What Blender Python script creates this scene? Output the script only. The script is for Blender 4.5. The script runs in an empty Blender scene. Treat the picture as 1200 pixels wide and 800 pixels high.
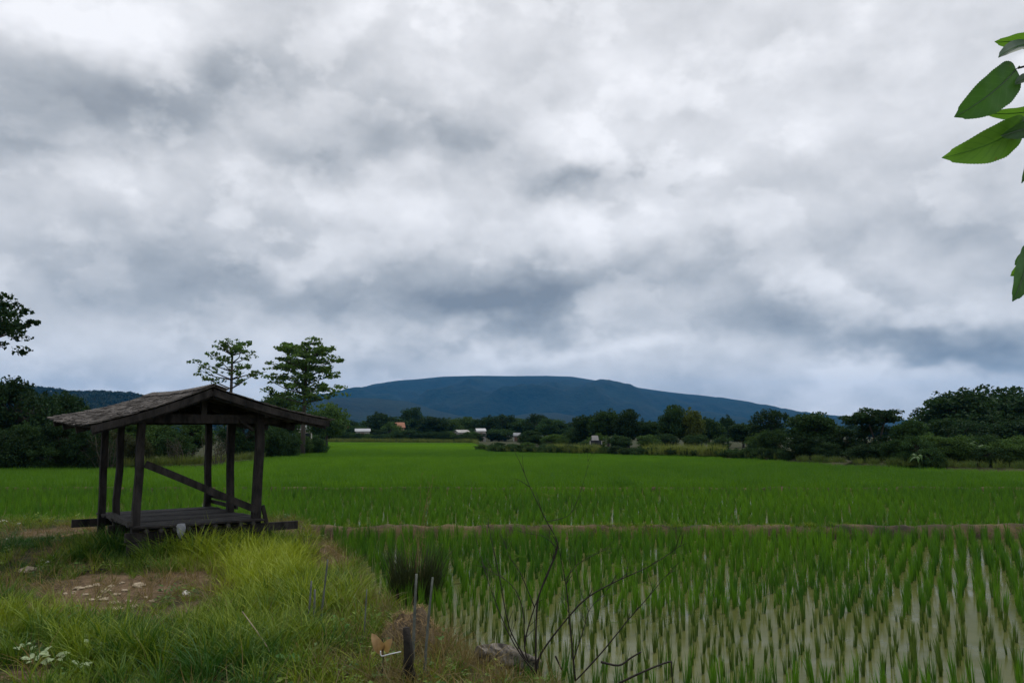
import bpy, math, random
import numpy as np
from mathutils import Vector, Matrix, Euler, noise

random.seed(7)
R = math.radians
sc = bpy.context.scene
COL = sc.collection

# ------------------------------------------------------------------ camera
F = 900.0                      # focal length in photo pixels (1200 wide)
PITCH = math.atan((508 - 400) / F)
CAM = Vector((0, 0, 1.75))
cam = bpy.data.objects.new('camera', bpy.data.cameras.new('camera'))
COL.objects.link(cam)
cam.data.sensor_width = 36
cam.data.lens = 27
cam.data.clip_start = 0.05
cam.data.clip_end = 30000
cam.location = CAM
cam.rotation_euler = (R(90) + PITCH, 0, 0)
sc.camera = cam
_f = Vector((0, math.cos(PITCH), math.sin(PITCH)))
_u = Vector((0, -math.sin(PITCH), math.cos(PITCH)))


def ray(px, py):
    return _f + Vector((1, 0, 0)) * ((px - 600) / F) + _u * ((400 - py) / F)


def P(px, py, Y):
    d = ray(px, py)
    return CAM + d * (Y / d.y)


def G(px, py, z=0.0):
    d = ray(px, py)
    return CAM + d * ((z - CAM.z) / d.z)


# ------------------------------------------------------------------ view
vs = sc.view_settings
vs.view_transform = 'Standard'
vs.look = 'None'
vs.exposure = 0.28
vs.gamma = 1.0
vs.use_curve_mapping = False
sc.render.engine = 'CYCLES'
sc.cycles.max_bounces = 4
sc.cycles.diffuse_bounces = 2
sc.cycles.transparent_max_bounces = 8
sc.cycles.use_denoising = True

# ------------------------------------------------------------------ sun
SUN_EL, SUN_AZ = R(62), R(35)        # azimuth from +Y towards +X
sun = bpy.data.objects.new('sun', bpy.data.lights.new('sun', 'SUN'))
COL.objects.link(sun)
sun.data.energy = 1.5
sun.data.angle = R(14)
sun.data.color = (1.0, 0.96, 0.90)
sd = Vector((math.sin(SUN_AZ) * math.cos(SUN_EL), math.cos(SUN_AZ) * math.cos(SUN_EL), math.sin(SUN_EL)))
sun.rotation_euler = sd.to_track_quat('Z', 'Y').to_euler()
sun.location = (0, 0, 40)


# ------------------------------------------------------------------ node helper
class S:
    """a float socket with arithmetic"""
    nt = None

    def __init__(s, sock):
        s.sock = sock

    @staticmethod
    def m(op, a, b=None, c=None):
        n = S.nt.nodes.new('ShaderNodeMath')
        n.operation = op
        for i, v in enumerate((a, b, c)):
            if v is None:
                continue
            if isinstance(v, S):
                S.nt.links.new(v.sock, n.inputs[i])
            else:
                n.inputs[i].default_value = v
        return S(n.outputs[0])

    def __add__(a, b): return S.m('ADD', a, b)
    __radd__ = __add__
    def __sub__(a, b): return S.m('SUBTRACT', a, b)
    def __rsub__(a, b): return S.m('SUBTRACT', b, a)
    def __mul__(a, b): return S.m('MULTIPLY', a, b)
    __rmul__ = __mul__
    def __truediv__(a, b): return S.m('DIVIDE', a, b)


def nnew(nt, t, **kw):
    n = nt.nodes.new(t)
    for k, v in kw.items():
        setattr(n, k, v)
    return n


def tex_noise(nt, vec, scale, detail=4, rough=0.5, dist=0.0):
    n = nt.nodes.new('ShaderNodeTexNoise')
    n.inputs['Scale'].default_value = scale
    n.inputs['Detail'].default_value = detail
    n.inputs['Roughness'].default_value = rough
    n.inputs['Distortion'].default_value = dist
    if vec is not None:
        nt.links.new(vec, n.inputs['Vector'])
    return n


def mixc(nt, fac, a, b, mode='MIX'):
    n = nt.nodes.new('ShaderNodeMix')
    n.data_type = 'RGBA'
    n.blend_type = mode
    for i, v in ((0, fac), (6, a), (7, b)):
        if isinstance(v, S):
            nt.links.new(v.sock, n.inputs[i])
        elif isinstance(v, bpy.types.NodeSocket):
            nt.links.new(v, n.inputs[i])
        else:
            n.inputs[i].default_value = v if i == 0 else (*v[:3], 1)
    return n.outputs[2]


# ------------------------------------------------------------------ world: overcast sky
def make_world():
    w = bpy.data.worlds.new('World')
    sc.world = w
    w.use_nodes = True
    nt = w.node_tree
    nt.nodes.clear()
    S.nt = nt
    L = nt.links
    out = nnew(nt, 'ShaderNodeOutputWorld')
    sky = nnew(nt, 'ShaderNodeTexSky', sky_type='NISHITA', sun_disc=False)
    sky.sun_elevation = SUN_EL
    sky.sun_rotation = SUN_AZ
    bg1 = nnew(nt, 'ShaderNodeBackground')
    bg1.inputs[1].default_value = 0.10
    L.new(sky.outputs[0], bg1.inputs[0])
    tc = nnew(nt, 'ShaderNodeTexCoord')
    vec = tc.outputs['Generated']
    sep = nnew(nt, 'ShaderNodeSeparateXYZ')
    L.new(vec, sep.inputs[0])
    x, y, z = (S(sep.outputs[i]) for i in range(3))
    zc = S.m('MAXIMUM', z, 0.0)
    den = zc + 0.16
    cmb = nnew(nt, 'ShaderNodeCombineXYZ')
    L.new((x / den).sock, cmb.inputs[0])
    L.new((y / den).sock, cmb.inputs[1])
    pl = cmb.outputs[0]
    # stretched direction space: low flat layers
    cmb2 = nnew(nt, 'ShaderNodeCombineXYZ')
    L.new(x.sock, cmb2.inputs[0]); L.new(y.sock, cmb2.inputs[1]); L.new((z * 1.45).sock, cmb2.inputs[2])
    dv = cmb2.outputs[0]
    n1 = S(tex_noise(nt, pl, 0.8, 6, 0.5, 0.0).outputs[0])
    n2 = S(tex_noise(nt, dv, 5.2, 10, 0.58, 0.15).outputs[0])
    n3 = S(tex_noise(nt, dv, 15.0, 7, 0.6, 0.1).outputs[0])
    wn = tex_noise(nt, dv, 6.0, 4, 0.55, 0.0)
    ws = nnew(nt, 'ShaderNodeSeparateColor')
    L.new(wn.outputs[1], ws.inputs[0])
    wx, wy = S(ws.outputs[0]) - 0.5, S(ws.outputs[1]) - 0.5
    az = S.m('ARCTAN2', x, y) + wx * 0.34
    el = S.m('ARCSINE', z) + wy * 0.17
    n4 = tex_noise(nt, dv, 6.0, 10, 0.52, 0.0)
    mr = nnew(nt, 'ShaderNodeMapRange', interpolation_type='SMOOTHSTEP')
    mr.inputs[1].default_value = 0.48; mr.inputs[2].default_value = 0.545
    L.new(n4.outputs[0], mr.inputs[0])
    n5 = tex_noise(nt, dv, 12.0, 9, 0.52, 0.0)
    mr2 = nnew(nt, 'ShaderNodeMapRange', interpolation_type='SMOOTHSTEP')
    mr2.inputs[1].default_value = 0.49; mr2.inputs[2].default_value = 0.57
    L.new(n5.outputs[0], mr2.inputs[0])
    vm = nnew(nt, 'ShaderNodeVectorMath', operation='ADD')
    vm.inputs[1].default_value = (0, 0, 0.045)
    L.new(dv, vm.inputs[0])
    # sunlit tops and shaded undersides of the cloud billows
    pa, pb = (S(tex_noise(nt, q, 6.5, 8, 0.52, 0.1).outputs[0]) for q in (dv, vm.outputs[0]))
    puff = (pa - pb) * 0.70
    t = puff + 0.63 + (n1 - 0.5) * 0.42 + (n2 - 0.5) * 0.42 + (n3 - 0.5) * 0.12 + S(mr.outputs[0]) * 0.10 + S(mr2.outputs[0]) * 0.05
    # individual cloud masses, given as directions (azimuth, elevation)
    for (px, py, sx, sy, amp) in CLOUDS:
        d = ray(px, py).normalized()
        a0, e0 = math.atan2(d.x, d.y), math.asin(d.z)
        u = (az - a0) / (sx / F)
        v = (el - e0) / (sy / F)
        q = u * u + v * v
        t = t + S.m('POWER', 2.718, q * -1.0) * (amp * 1.25)
    t = S.m('MINIMUM', S.m('MAXIMUM', t, 0.0), 1.0)
    ramp = nnew(nt, 'ShaderNodeValToRGB')
    cr = ramp.color_ramp
    cr.elements[0].position = 0.0
    cr.elements[0].color = (0.200, 0.216, 0.235, 1)
    cr.elements[1].position = 1.0
    cr.elements[1].color = (0.86, 0.86, 0.882, 1)
    e = cr.elements.new(0.35); e.color = (0.385, 0.400, 0.418, 1)
    e = cr.elements.new(0.65); e.color = (0.61, 0.614, 0.628, 1)
    L.new(t.sock, ramp.inputs[0])
    bg2 = nnew(nt, 'ShaderNodeBackground')
    bg2.inputs[1].default_value = 1.0
    L.new(ramp.outputs[0], bg2.inputs[0])
    mx = nnew(nt, 'ShaderNodeMixShader')
    mx.inputs[0].default_value = 0.94
    L.new(bg1.outputs[0], mx.inputs[1]); L.new(bg2.outputs[0], mx.inputs[2])
    L.new(mx.outputs[0], out.inputs[0])


CLOUDS = [
    (150, 105, 190, 42, -.34), (40, 140, 90, 30, -.16), (330, 60, 90, 40, -.10), (480, 165, 80, 38, -.26),
    (360, 185, 55, 22, -.20), (680, 212, 74, 26, -.42), (420, 350, 230, 34, -.30), (580, 360, 110, 40, -.30),
    (180, 320, 150, 40, -.14), (950, 368, 115, 30, -.36), (1100, 408, 130, 18, -.40), (860, 315, 130, 28, -.16),
    (260, 270, 130, 30, -.06), (1130, 280, 110, 40, -.10), (470, 300, 90, 22, -.10), (640, 330, 90, 25, -.15),
    (100, 10, 170, 40, .30), (480, 45, 110, 40, .12), (660, 150, 75, 30, .14), (330, 240, 180, 30, .14),
    (640, 415, 150, 14, .22), (1010, 330, 70, 24, .16), (880, 90, 260, 90, .08), (1020, 440, 200, 16, .16),
    (390, 300, 50, 14, .14), (800, 270, 130, 26, .14), (150, 425, 200, 26, .06), (760, 400, 90, 14, .14),
    (720, 90, 60, 24, .08), (560, 100, 70, 26, -.08),
]
make_world()

# ------------------------------------------------------------------ numpy noise
_rng = np.random.default_rng(11)
_perm = _rng.random((256, 256))


def vnoise(x, y):
    x = np.asarray(x, float); y = np.asarray(y, float)
    xi, yi = np.floor(x).astype(int), np.floor(y).astype(int)
    fx, fy = x - xi, y - yi
    fx = fx * fx * (3 - 2 * fx); fy = fy * fy * (3 - 2 * fy)
    g = lambda a, b: _perm[a % 256, b % 256]
    return (g(xi, yi) * (1 - fx) + g(xi + 1, yi) * fx) * (1 - fy) + (g(xi, yi + 1) * (1 - fx) + g(xi + 1, yi + 1) * fx) * fy


def fbm(x, y, o=4):
    s, a, tot = 0, 1.0, 0
    for k in range(o):
        s = s + a * vnoise(x * 2 ** k + 17.3 * k, y * 2 ** k + 5.1 * k); tot += a; a *= .5
    return s / tot


def sstep(a, b, v):
    t = np.clip((v - a) / (b - a), 0, 1)
    return t * t * (3 - 2 * t)


# ------------------------------------------------------------------ object helpers
def tag(o, label=None, cat=None, group=None, kind=None):
    if label: o['label'] = label
    if cat: o['category'] = cat
    if group: o['group'] = group
    if kind: o['kind'] = kind
    return o


def empty(name, loc, label=None, cat=None, group=None):
    o = bpy.data.objects.new(name, None)
    o.empty_display_size = 0.2
    COL.objects.link(o)
    o.location = loc
    return tag(o, label, cat, group)


def wloc(o):
    v = Vector((0, 0, 0))
    while o is not None:
        v = v + o.location
        o = o.parent
    return v


def mesh_from(name, V, Fc, mat, smooth=False):
    me = bpy.data.meshes.new(name)
    me.from_pydata(V, [], Fc)
    if mat: me.materials.append(mat)
    if smooth:
        me.polygons.foreach_set('use_smooth', [True] * len(me.polygons))
    me.update()
    return me


def link(name, me, parent=None, loc=None):
    o = bpy.data.objects.new(name, me)
    COL.objects.link(o)
    if parent is not None: o.parent = parent
    if loc is not None: o.location = loc
    return o


class MB:
    def __init__(s):
        s.v, s.f = [], []

    def add(s, V, Fc):
        b = len(s.v)
        s.v += [tuple(p) for p in V]
        s.f += [tuple(i + b for i in q) for q in Fc]

    def bar(s, a, b, w, h, up=Vector((0, 0, 1)), jit=0.0, w2=None, h2=None):
        """rectangular beam from a to b; w across, h along 'up'"""
        a, b = Vector(a), Vector(b)
        d = (b - a).normalized()
        side = d.cross(up)
        if side.length < 1e-4: side = d.cross(Vector((0, 1, 0)))
        side.normalize()
        n = side.cross(d).normalized()
        w2, h2 = w2 or w, h2 or h
        V = []
        N = 6
        for k in range(N):
            t = k / (N - 1)
            p = a.lerp(b, t)
            ww, hh = w + (w2 - w) * t, h + (h2 - h) * t
            j = Vector([random.uniform(-jit, jit) for _ in range(3)]) if jit else Vector((0, 0, 0))
            for (i, q) in ((-1, -1), (1, -1), (1, 1), (-1, 1)):
                V.append(p + j + side * (i * ww / 2) + n * (q * hh / 2))
        Fc = [(3, 2, 1, 0)]
        for k in range(N - 1):
            for i in range(4):
                Fc.append((k * 4 + i, k * 4 + (i + 1) % 4, k * 4 + 4 + (i + 1) % 4, k * 4 + 4 + i))
        m = (N - 1) * 4
        Fc.append((m, m + 1, m + 2, m + 3))
        s.add(V, Fc)
        return s

    def tube(s, pts, radii, n=6, wob=0.0, cap=True):
        pts = [Vector(p) for p in pts]
        V, Fc = [], []
        ref = Vector((0.31, 0.52, 0.79))
        for k, p in enumerate(pts):
            d = (pts[min(k + 1, len(pts) - 1)] - pts[max(k - 1, 0)])
            d = d.normalized() if d.length > 1e-9 else Vector((0, 0, 1))
            a = d.cross(ref)
            if a.length < 1e-3: a = d.cross(Vector((1, 0, 0)))
            a.normalize(); b = d.cross(a)
            for i in range(n):
                th = 2 * math.pi * i / n
                r = radii[k] * (1 + random.uniform(-wob, wob))
                V.append(p + a * (math.cos(th) * r) + b * (math.sin(th) * r))
        for k in range(len(pts) - 1):
            for i in range(n):
                Fc.append((k * n + i, k * n + (i + 1) % n, (k + 1) * n + (i + 1) % n, (k + 1) * n + i))
        if cap:
            Fc.append(tuple(range(n - 1, -1, -1)))
            m = (len(pts) - 1) * n
            Fc.append(tuple(range(m, m + n)))
        s.add(V, Fc)
        return s

    def build(s, name, mat, parent=None, smooth=False, loc=None):
        o0 = wloc(parent) if parent is not None else Vector(loc or (0, 0, 0))
        V = [(p[0] - o0.x, p[1] - o0.y, p[2] - o0.z) for p in s.v]
        return link(name, mesh_from(name, V, s.f, mat, smooth), parent, None if parent is not None else o0)


def curve_pts(pts, n=5):
    """Catmull-Rom through points"""
    pts = [Vector(p) for p in pts]
    if len(pts) < 3: return pts
    q = [pts[0]] + pts + [pts[-1]]
    out = []
    for i in range(1, len(q) - 2):
        for k in range(n):
            t = k / n
            a, b, c, d = q[i - 1], q[i], q[i + 1], q[i + 2]
            out.append(0.5 * ((2 * b) + (c - a) * t + (2 * a - 5 * b + 4 * c - d) * t * t + (3 * b - a - 3 * c + d) * t ** 3))
    out.append(pts[-1])
    return out


# ------------------------------------------------------------------ materials
def base_mat(name):
    m = bpy.data.materials.new(name)
    m.use_nodes = True
    nt = m.node_tree
    S.nt = nt
    b = nt.nodes['Principled BSDF']
    return m, nt, b, nt.nodes['Material Output']


def solid(name, c1, c2, scale=8.0, rough=0.8, bump=0.3, stretch=(1, 1, 1), spec=0.3, detail=5, bscale=None, contrast=1.0):
    m, nt, b, out = base_mat(name)
    tc = nnew(nt, 'ShaderNodeTexCoord')
    mp = nnew(nt, 'ShaderNodeMapping')
    mp.inputs['Scale'].default_value = stretch
    nt.links.new(tc.outputs['Object'], mp.inputs[0])
    n = tex_noise(nt, mp.outputs[0], scale, detail, 0.6, 0.2)
    f = S(n.outputs[0])
    f = S.m('MINIMUM', S.m('MAXIMUM', (f - 0.5) * (2.2 * contrast) + 0.5, 0.0), 1.0)
    nt.links.new(mixc(nt, f, c1, c2), b.inputs['Base Color'])
    b.inputs['Roughness'].default_value = rough
    b.inputs['Specular IOR Level'].default_value = spec
    if bump:
        bp = nnew(nt, 'ShaderNodeBump')
        bp.inputs['Strength'].default_value = bump
        bp.inputs['Distance'].default_value = 0.02
        n2 = tex_noise(nt, mp.outputs[0], bscale or scale * 3, 6, 0.65)
        nt.links.new(n2.outputs[0], bp.inputs['Height'])
        nt.links.new(bp.outputs[0], b.inputs['Normal'])
    return m


def leafmat(name, dark, light, trans=0.3, rough=0.55, src='instancer', spec=0.25, mod=None):
    """foliage. src: 'instancer' -> per-instance tint; 'mesh' -> per-vertex tint x object colour"""
    m, nt, b, out = base_mat(name)
    if src == 'none':
        tc = nnew(nt, 'ShaderNodeTexCoord')
        col = mixc(nt, tex_noise(nt, tc.outputs['Object'], 30, 4).outputs[0], dark, light)
    else:
        at = nnew(nt, 'ShaderNodeAttribute', attribute_name='tint')
        at.attribute_type = 'INSTANCER' if src == 'instancer' else 'GEOMETRY'
        col = mixc(nt, at.outputs['Fac'], dark, light)
    if src == 'mesh':
        oi = nnew(nt, 'ShaderNodeObjectInfo')
        col = mixc(nt, 1.0, col, oi.outputs['Color'], 'MULTIPLY')
    if mod: col = mod(nt, col)
    nt.links.new(col, b.inputs['Base Color'])
    b.inputs['Roughness'].default_value = rough
    b.inputs['Specular IOR Level'].default_value = spec
    tr = nnew(nt, 'ShaderNodeBsdfTranslucent')
    nt.links.new(mixc(nt, 1.0, col, (1.25, 1.25, 0.6), 'MULTIPLY'), tr.inputs[0])
    mx = nnew(nt, 'ShaderNodeMixShader')
    mx.inputs[0].default_value = trans
    nt.links.new(b.outputs[0], mx.inputs[1]); nt.links.new(tr.outputs[0], mx.inputs[2])
    nt.links.new(mx.outputs[0], out.inputs[0])
    return m


def veins(vein):
    def mod(nt, col):
        S.nt = nt
        t_, s_ = (S(nnew(nt, 'ShaderNodeAttribute', attribute_name=k).outputs['Fac']) for k in ('along', 'across'))
        ph = S.m('FRACT', t_ * 8.0 - S.m('ABSOLUTE', s_) * 2.2 + 4.0)
        v = S.m('MAXIMUM', 0.0, 1.0 - S.m('ABSOLUTE', ph - 0.5) * 9.0)
        tc = nnew(nt, 'ShaderNodeTexCoord')
        sp = S(tex_noise(nt, tc.outputs['Object'], 55, 3, .6).outputs[0])
        spot = S.m('MINIMUM', 1.0, S.m('MAXIMUM', 0.0, (sp - .68) * 14.0))
        c = mixc(nt, v * 0.5, col, vein)
        return mixc(nt, spot * .8, c, (.14, .11, .03))
    return mod


M = {}
M['rice'] = leafmat('rice', (0.030, 0.100, 0.012), (0.140, 0.300, 0.008), 0.33)
M['rice_single'] = leafmat('rice_single', (0.026, 0.080, 0.016), (0.120, 0.165, 0.024), 0.3, src='none')
M['grass'] = leafmat('grass', (0.026, 0.092, 0.010), (0.31, 0.37, 0.022), 0.24)
M['dry_grass'] = leafmat('dry_grass', (0.10, 0.085, 0.035), (0.26, 0.19, 0.08), 0.25)
M['reed'] = leafmat('reed', (0.06, 0.10, 0.025), (0.17, 0.20, 0.05), 0.3)
M['crown'] = leafmat('crown', (0.55, 0.55, 0.55), (1.25, 1.25, 1.1), 0.22, src='mesh', rough=0.75, spec=.08)
M['bark'] = solid('bark', (0.035, 0.028, 0.022), (0.10, 0.085, 0.07), 6, 0.9, 0.5, (1, 1, .3))
M['old_wood'] = solid('old_wood', (0.006, 0.0055, 0.005), (0.038, 0.033, 0.031), 9, 0.9, 0.8, (1, 1, .35), contrast=1.5)
M['grey_wood'] = solid('grey_wood', (0.017, 0.016, 0.015), (0.060, 0.055, 0.050), 9, 0.85, 0.5, (1, 1, .5))
M['thatch'] = solid('thatch', (0.035, 0.031, 0.028), (0.165, 0.150, 0.138), 7, 0.95, 0.8, (1, 1, 1), spec=.15, bscale=40)
M['twig'] = solid('twig', (0.012, 0.010, 0.009), (0.035, 0.028, 0.022), 20, 0.8, 0.2)
M['stake'] = solid('stake', (0.05, 0.06, 0.05), (0.15, 0.16, 0.14), 12, 0.7, 0.2)
M['stone'] = solid('stone', (0.22, 0.175, 0.12), (0.50, 0.42, 0.30), 9, 0.9, 0.5)
M['white_stone'] = solid('white_stone', (0.48, 0.46, 0.42), (0.75, 0.73, 0.68), 9, 0.85, 0.4)
M['log'] = solid('log', (0.016, 0.013, 0.010), (0.20, 0.175, 0.145), 11, 0.95, 1.0, (1, 1, 1), contrast=1.7)
M['charred'] = solid('charred', (0.008, 0.007, 0.006), (0.03, 0.026, 0.022), 15, 0.9, 0.6)
M['mound'] = solid('mound', (0.05, 0.038, 0.026), (0.16, 0.12, 0.075), 9, 0.95, 0.9)
M['white'] = solid('white', (0.55, 0.56, 0.58), (0.75, 0.76, 0.78), 12, 0.6, 0.2)
M['bag'] = solid('bag', (0.18, 0.195, 0.215), (0.33, 0.345, 0.37), 12, 0.5, 0.3)
M['dead_leaf'] = leafmat('dead_leaf', (0.22, 0.13, 0.06), (0.42, 0.28, 0.14), 0.3, src='none')
M['pale_leaf'] = leafmat('pale_leaf', (0.20, 0.28, 0.13), (0.42, 0.50, 0.30), 0.25, src='none')
M['weed_leaf'] = leafmat('weed_leaf', (0.05, 0.16, 0.03), (0.10, 0.26, 0.05), 0.3, src='none')
M['spray'] = leafmat('spray', (0.07, 0.14, 0.02), (0.14, 0.22, 0.04), 0.4, src='none')
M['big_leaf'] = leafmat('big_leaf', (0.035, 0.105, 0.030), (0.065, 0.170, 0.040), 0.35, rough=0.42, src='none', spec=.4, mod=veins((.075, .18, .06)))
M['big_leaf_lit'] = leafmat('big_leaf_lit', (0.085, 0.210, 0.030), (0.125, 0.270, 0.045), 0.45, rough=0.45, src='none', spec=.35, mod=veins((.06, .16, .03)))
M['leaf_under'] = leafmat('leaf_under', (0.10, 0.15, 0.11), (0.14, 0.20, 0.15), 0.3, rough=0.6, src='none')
M['banana'] = leafmat('banana', (0.04, 0.09, 0.02), (0.07, 0.14, 0.03), 0.3, src='none')
M['wall'] = solid('wall', (0.28, 0.27, 0.25), (0.40, 0.39, 0.37), 1.2, 0.85, 0.1)
M['brickwall'] = solid('brickwall', (0.30, 0.20, 0.15), (0.38, 0.28, 0.21), 1.2, 0.85, 0.1)
M['roof_white'] = solid('roof_white', (0.24, 0.255, 0.275), (0.38, 0.395, 0.42), 0.8, 0.45, 0.1)
M['roof_orange'] = solid('roof_orange', (0.22, 0.085, 0.045), (0.30, 0.13, 0.07), 1.2, 0.7, 0.2)
M['roof_grey'] = solid('roof_grey', (0.22, 0.22, 0.21), (0.36, 0.35, 0.34), 1.2, 0.7, 0.2)
M['glass'] = solid('glass', (0.02, 0.025, 0.03), (0.04, 0.045, 0.05), 3, 0.15, 0)
M['door'] = solid('door', (0.10, 0.06, 0.04), (0.16, 0.10, 0.06), 3, 0.6, 0.1)
M['dyke'] = solid('dyke', (0.016, 0.012, 0.006), (0.105, 0.076, 0.034), 1.6, 0.95, 1.0, bscale=14, contrast=1.8)


def forest_mat(name, c1, c2, s1, s2):
    m, nt, b, out = base_mat(name)
    tc = nnew(nt, 'ShaderNodeTexCoord')
    a = S(tex_noise(nt, tc.outputs['Object'], s1, 6, 0.65).outputs[0])
    c = S(tex_noise(nt, tc.outputs['Object'], s2, 4, 0.7).outputs[0])
    f = S.m('MINIMUM', S.m('MAXIMUM', (a - 0.5) * 1.6 + (c - 0.5) * 1.6 + 0.5, 0.0), 1.0)
    nt.links.new(mixc(nt, f, c1, c2), b.inputs['Base Color'])
    b.inputs['Roughness'].default_value = 0.95
    b.inputs['Specular IOR Level'].default_value = 0.1
    bp = nnew(nt, 'ShaderNodeBump')
    bp.inputs['Strength'].default_value = 1.0
    bp.inputs['Distance'].default_value = 12.0
    nt.links.new(c.sock, bp.inputs['Height'])
    nt.links.new(bp.outputs[0], b.inputs['Normal'])
    return m


M['mountain'] = forest_mat('mountain', (0.002, 0.005, 0.005), (0.015, 0.027, 0.016), 0.004, 0.04)
M['hill'] = forest_mat('hill', (0.006, 0.014, 0.009), (0.018, 0.032, 0.015), 0.01, 0.12)


def ground_mat():
    m, nt, b, out = base_mat('ground')
    tc = nnew(nt, 'ShaderNodeTexCoord')
    o = tc.outputs['Object']
    at = nnew(nt, 'ShaderNodeAttribute', attribute_name='soil')
    mud = nnew(nt, 'ShaderNodeAttribute', attribute_name='mud')
    n1 = S(tex_noise(nt, o, 1.8, 6, 0.65).outputs[0])
    n2 = S(tex_noise(nt, o, 14, 6, 0.7).outputs[0])
    n3 = S(tex_noise(nt, o, 60, 4, 0.7).outputs[0])
    cl = lambda v: S.m('MINIMUM', S.m('MAXIMUM', v, 0.0), 1.0)
    green = mixc(nt, cl((n2 - 0.5) * 2 + 0.5), (0.016, 0.026, 0.008), (0.050, 0.050, 0.020))
    soil = mixc(nt, cl((n2 - 0.5) * 2.2 + (n1 - 0.5) * 1.5 + 0.45), (0.050, 0.034, 0.020), (0.24, 0.165, 0.10))
    soil = mixc(nt, cl((n3 - 0.62) * 6), soil, (0.40, 0.33, 0.23))
    f = cl((S(at.outputs['Fac']) - 0.5) * 2.5 + 0.5 + (n2 - 0.5) * 1.2)
    c = mixc(nt, f, green, soil)
    c = mixc(nt, cl(S(mud.outputs['Fac'])), c, (0.085, 0.072, 0.042))
    nt.links.new(c, b.inputs['Base Color'])
    b.inputs['Roughness'].default_value = 0.95
    b.inputs['Specular IOR Level'].default_value = 0.15
    bp = nnew(nt, 'ShaderNodeBump')
    bp.inputs['Strength'].default_value = 0.8
    bp.inputs['Distance'].default_value = 0.05
    nt.links.new((n2 + n3 * 0.5).sock, bp.inputs['Height'])
    nt.links.new(bp.outputs[0], b.inputs['Normal'])
    return m


M['ground'] = ground_mat()


def water_mat():
    m, nt, b, out = base_mat('paddy_water')
    tc = nnew(nt, 'ShaderNodeTexCoord')
    o = tc.outputs['Object']
    n1 = S(tex_noise(nt, o, 0.7, 5, 0.6).outputs[0])
    n2 = S(tex_noise(nt, o, 9, 5, 0.65).outputs[0])
    cl = lambda v: S.m('MINIMUM', S.m('MAXIMUM', v, 0.0), 1.0)
    c = mixc(nt, cl((n1 - .5) * 1.8 + (n2 - .5) * 1.2 + .5), (0.062, 0.074, 0.020), (0.100, 0.108, 0.036))
    nt.links.new(c, b.inputs['Base Color'])
    b.inputs['Roughness'].default_value = 0.9
    b.inputs['Specular IOR Level'].default_value = 0.0
    bp = nnew(nt, 'ShaderNodeBump')
    bp.inputs['Strength'].default_value = 0.10
    bp.inputs['Distance'].default_value = 0.01
    nt.links.new(tex_noise(nt, o, 5, 3, .5).outputs[0], bp.inputs['Height'])
    gl = nnew(nt, 'ShaderNodeBsdfGlossy')
    gl.inputs['Roughness'].default_value = 0.10
    nt.links.new(bp.outputs[0], gl.inputs['Normal'])
    fr = nnew(nt, 'ShaderNodeFresnel')
    fr.inputs['IOR'].default_value = 1.33
    # a film of algae and silt dulls most of the surface
    film = cl((S(tex_noise(nt, o, 1.1, 5, .6).outputs[0]) - .47) * 5)
    mx = nnew(nt, 'ShaderNodeMixShader')
    nt.links.new((S(fr.outputs[0]) * (0.42 + film * 0.58)).sock, mx.inputs[0])
    nt.links.new(b.outputs[0], mx.inputs[1]); nt.links.new(gl.outputs[0], mx.inputs[2])
    nt.links.new(mx.outputs[0], out.inputs[0])
    return m


M['water'] = water_mat()

# ------------------------------------------------------------------ terrain
WATER = -0.40
EY = np.array([-60, -5, 0, 3, 5.5, 6.8, 8.65, 11.1, 13.2, 16.0, 40])
EX = np.array([36, 5.0, 3.0, 1.35, 0.10, -.62, -1.70, -2.50, -3.35, -4.5, -4.5])
DYKE_Y = 16.5
# far edge of the paddies, as photo column -> row on the rice tops
BND = [(-700, 552), (-200, 548), (0, 545.5), (150, 545.5), (240, 543), (300, 537), (322, 531), (358, 526.5), (372, 517.5),
       (555, 518.5), (572, 528), (700, 530.5), (850, 534.5), (960, 540.5), (1050, 545), (1200, 549), (1500, 552), (2000, 556)]
_ba, _by = [], []
for (px, py) in BND:
    g = G(px, py, -0.02)
    _ba.append(g.x / g.y); _by.append(g.y)


def field_far(x, y):
    return np.interp(np.asarray(x, float) / np.maximum(y, 1.0), _ba, _by)


SOIL = [(150, 688, 95, 26, 1.0), (120, 700, 60, 20, .9), (225, 712, 45, 22, .7), (60, 655, 70, 9, .6), (110, 664, 50, 8, .8), (70, 623, 60, 7, .9), (20, 790, 40, 10, .8),
        (325, 625, 28, 10, .8), (400, 655, 22, 22, .9), (385, 640, 25, 10, .8), (190, 626, 120, 8, .8)]


def proj(x, y, z):
    """world -> photo pixels (arrays)"""
    zz = z - CAM.z
    f = y * math.cos(PITCH) + zz * math.sin(PITCH)
    v = -y * math.sin(PITCH) + zz * math.cos(PITCH)
    return 600 + F * x / f, 400 - F * v / f


_soilw = [(G(px, py, 0), abs(G(px + sx, py, 0).x - G(px, py, 0).x), abs(G(px, py - sy, 0).y - G(px, py + sy, 0).y) / 2, a) for (px, py, sx, sy, a) in SOIL]


def soil_mask(x, y):
    s = np.zeros_like(np.asarray(x, float))
    for g, sx, sy, a in _soilw:
        q = ((x - g.x) / sx) ** 2 + ((y - g.y) / sy) ** 2
        s = np.maximum(s, a * np.exp(-q * .8))
    return np.clip(s + (fbm(x * 1.7, y * 1.7, 4) - .5) * .7 * (s > .05), 0, 1)


def edge_d(x, y):
    return x - np.interp(y, EY, EX) + (fbm(x * 1.3 + 9, y * 1.3, 3) - .5) * .5


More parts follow.
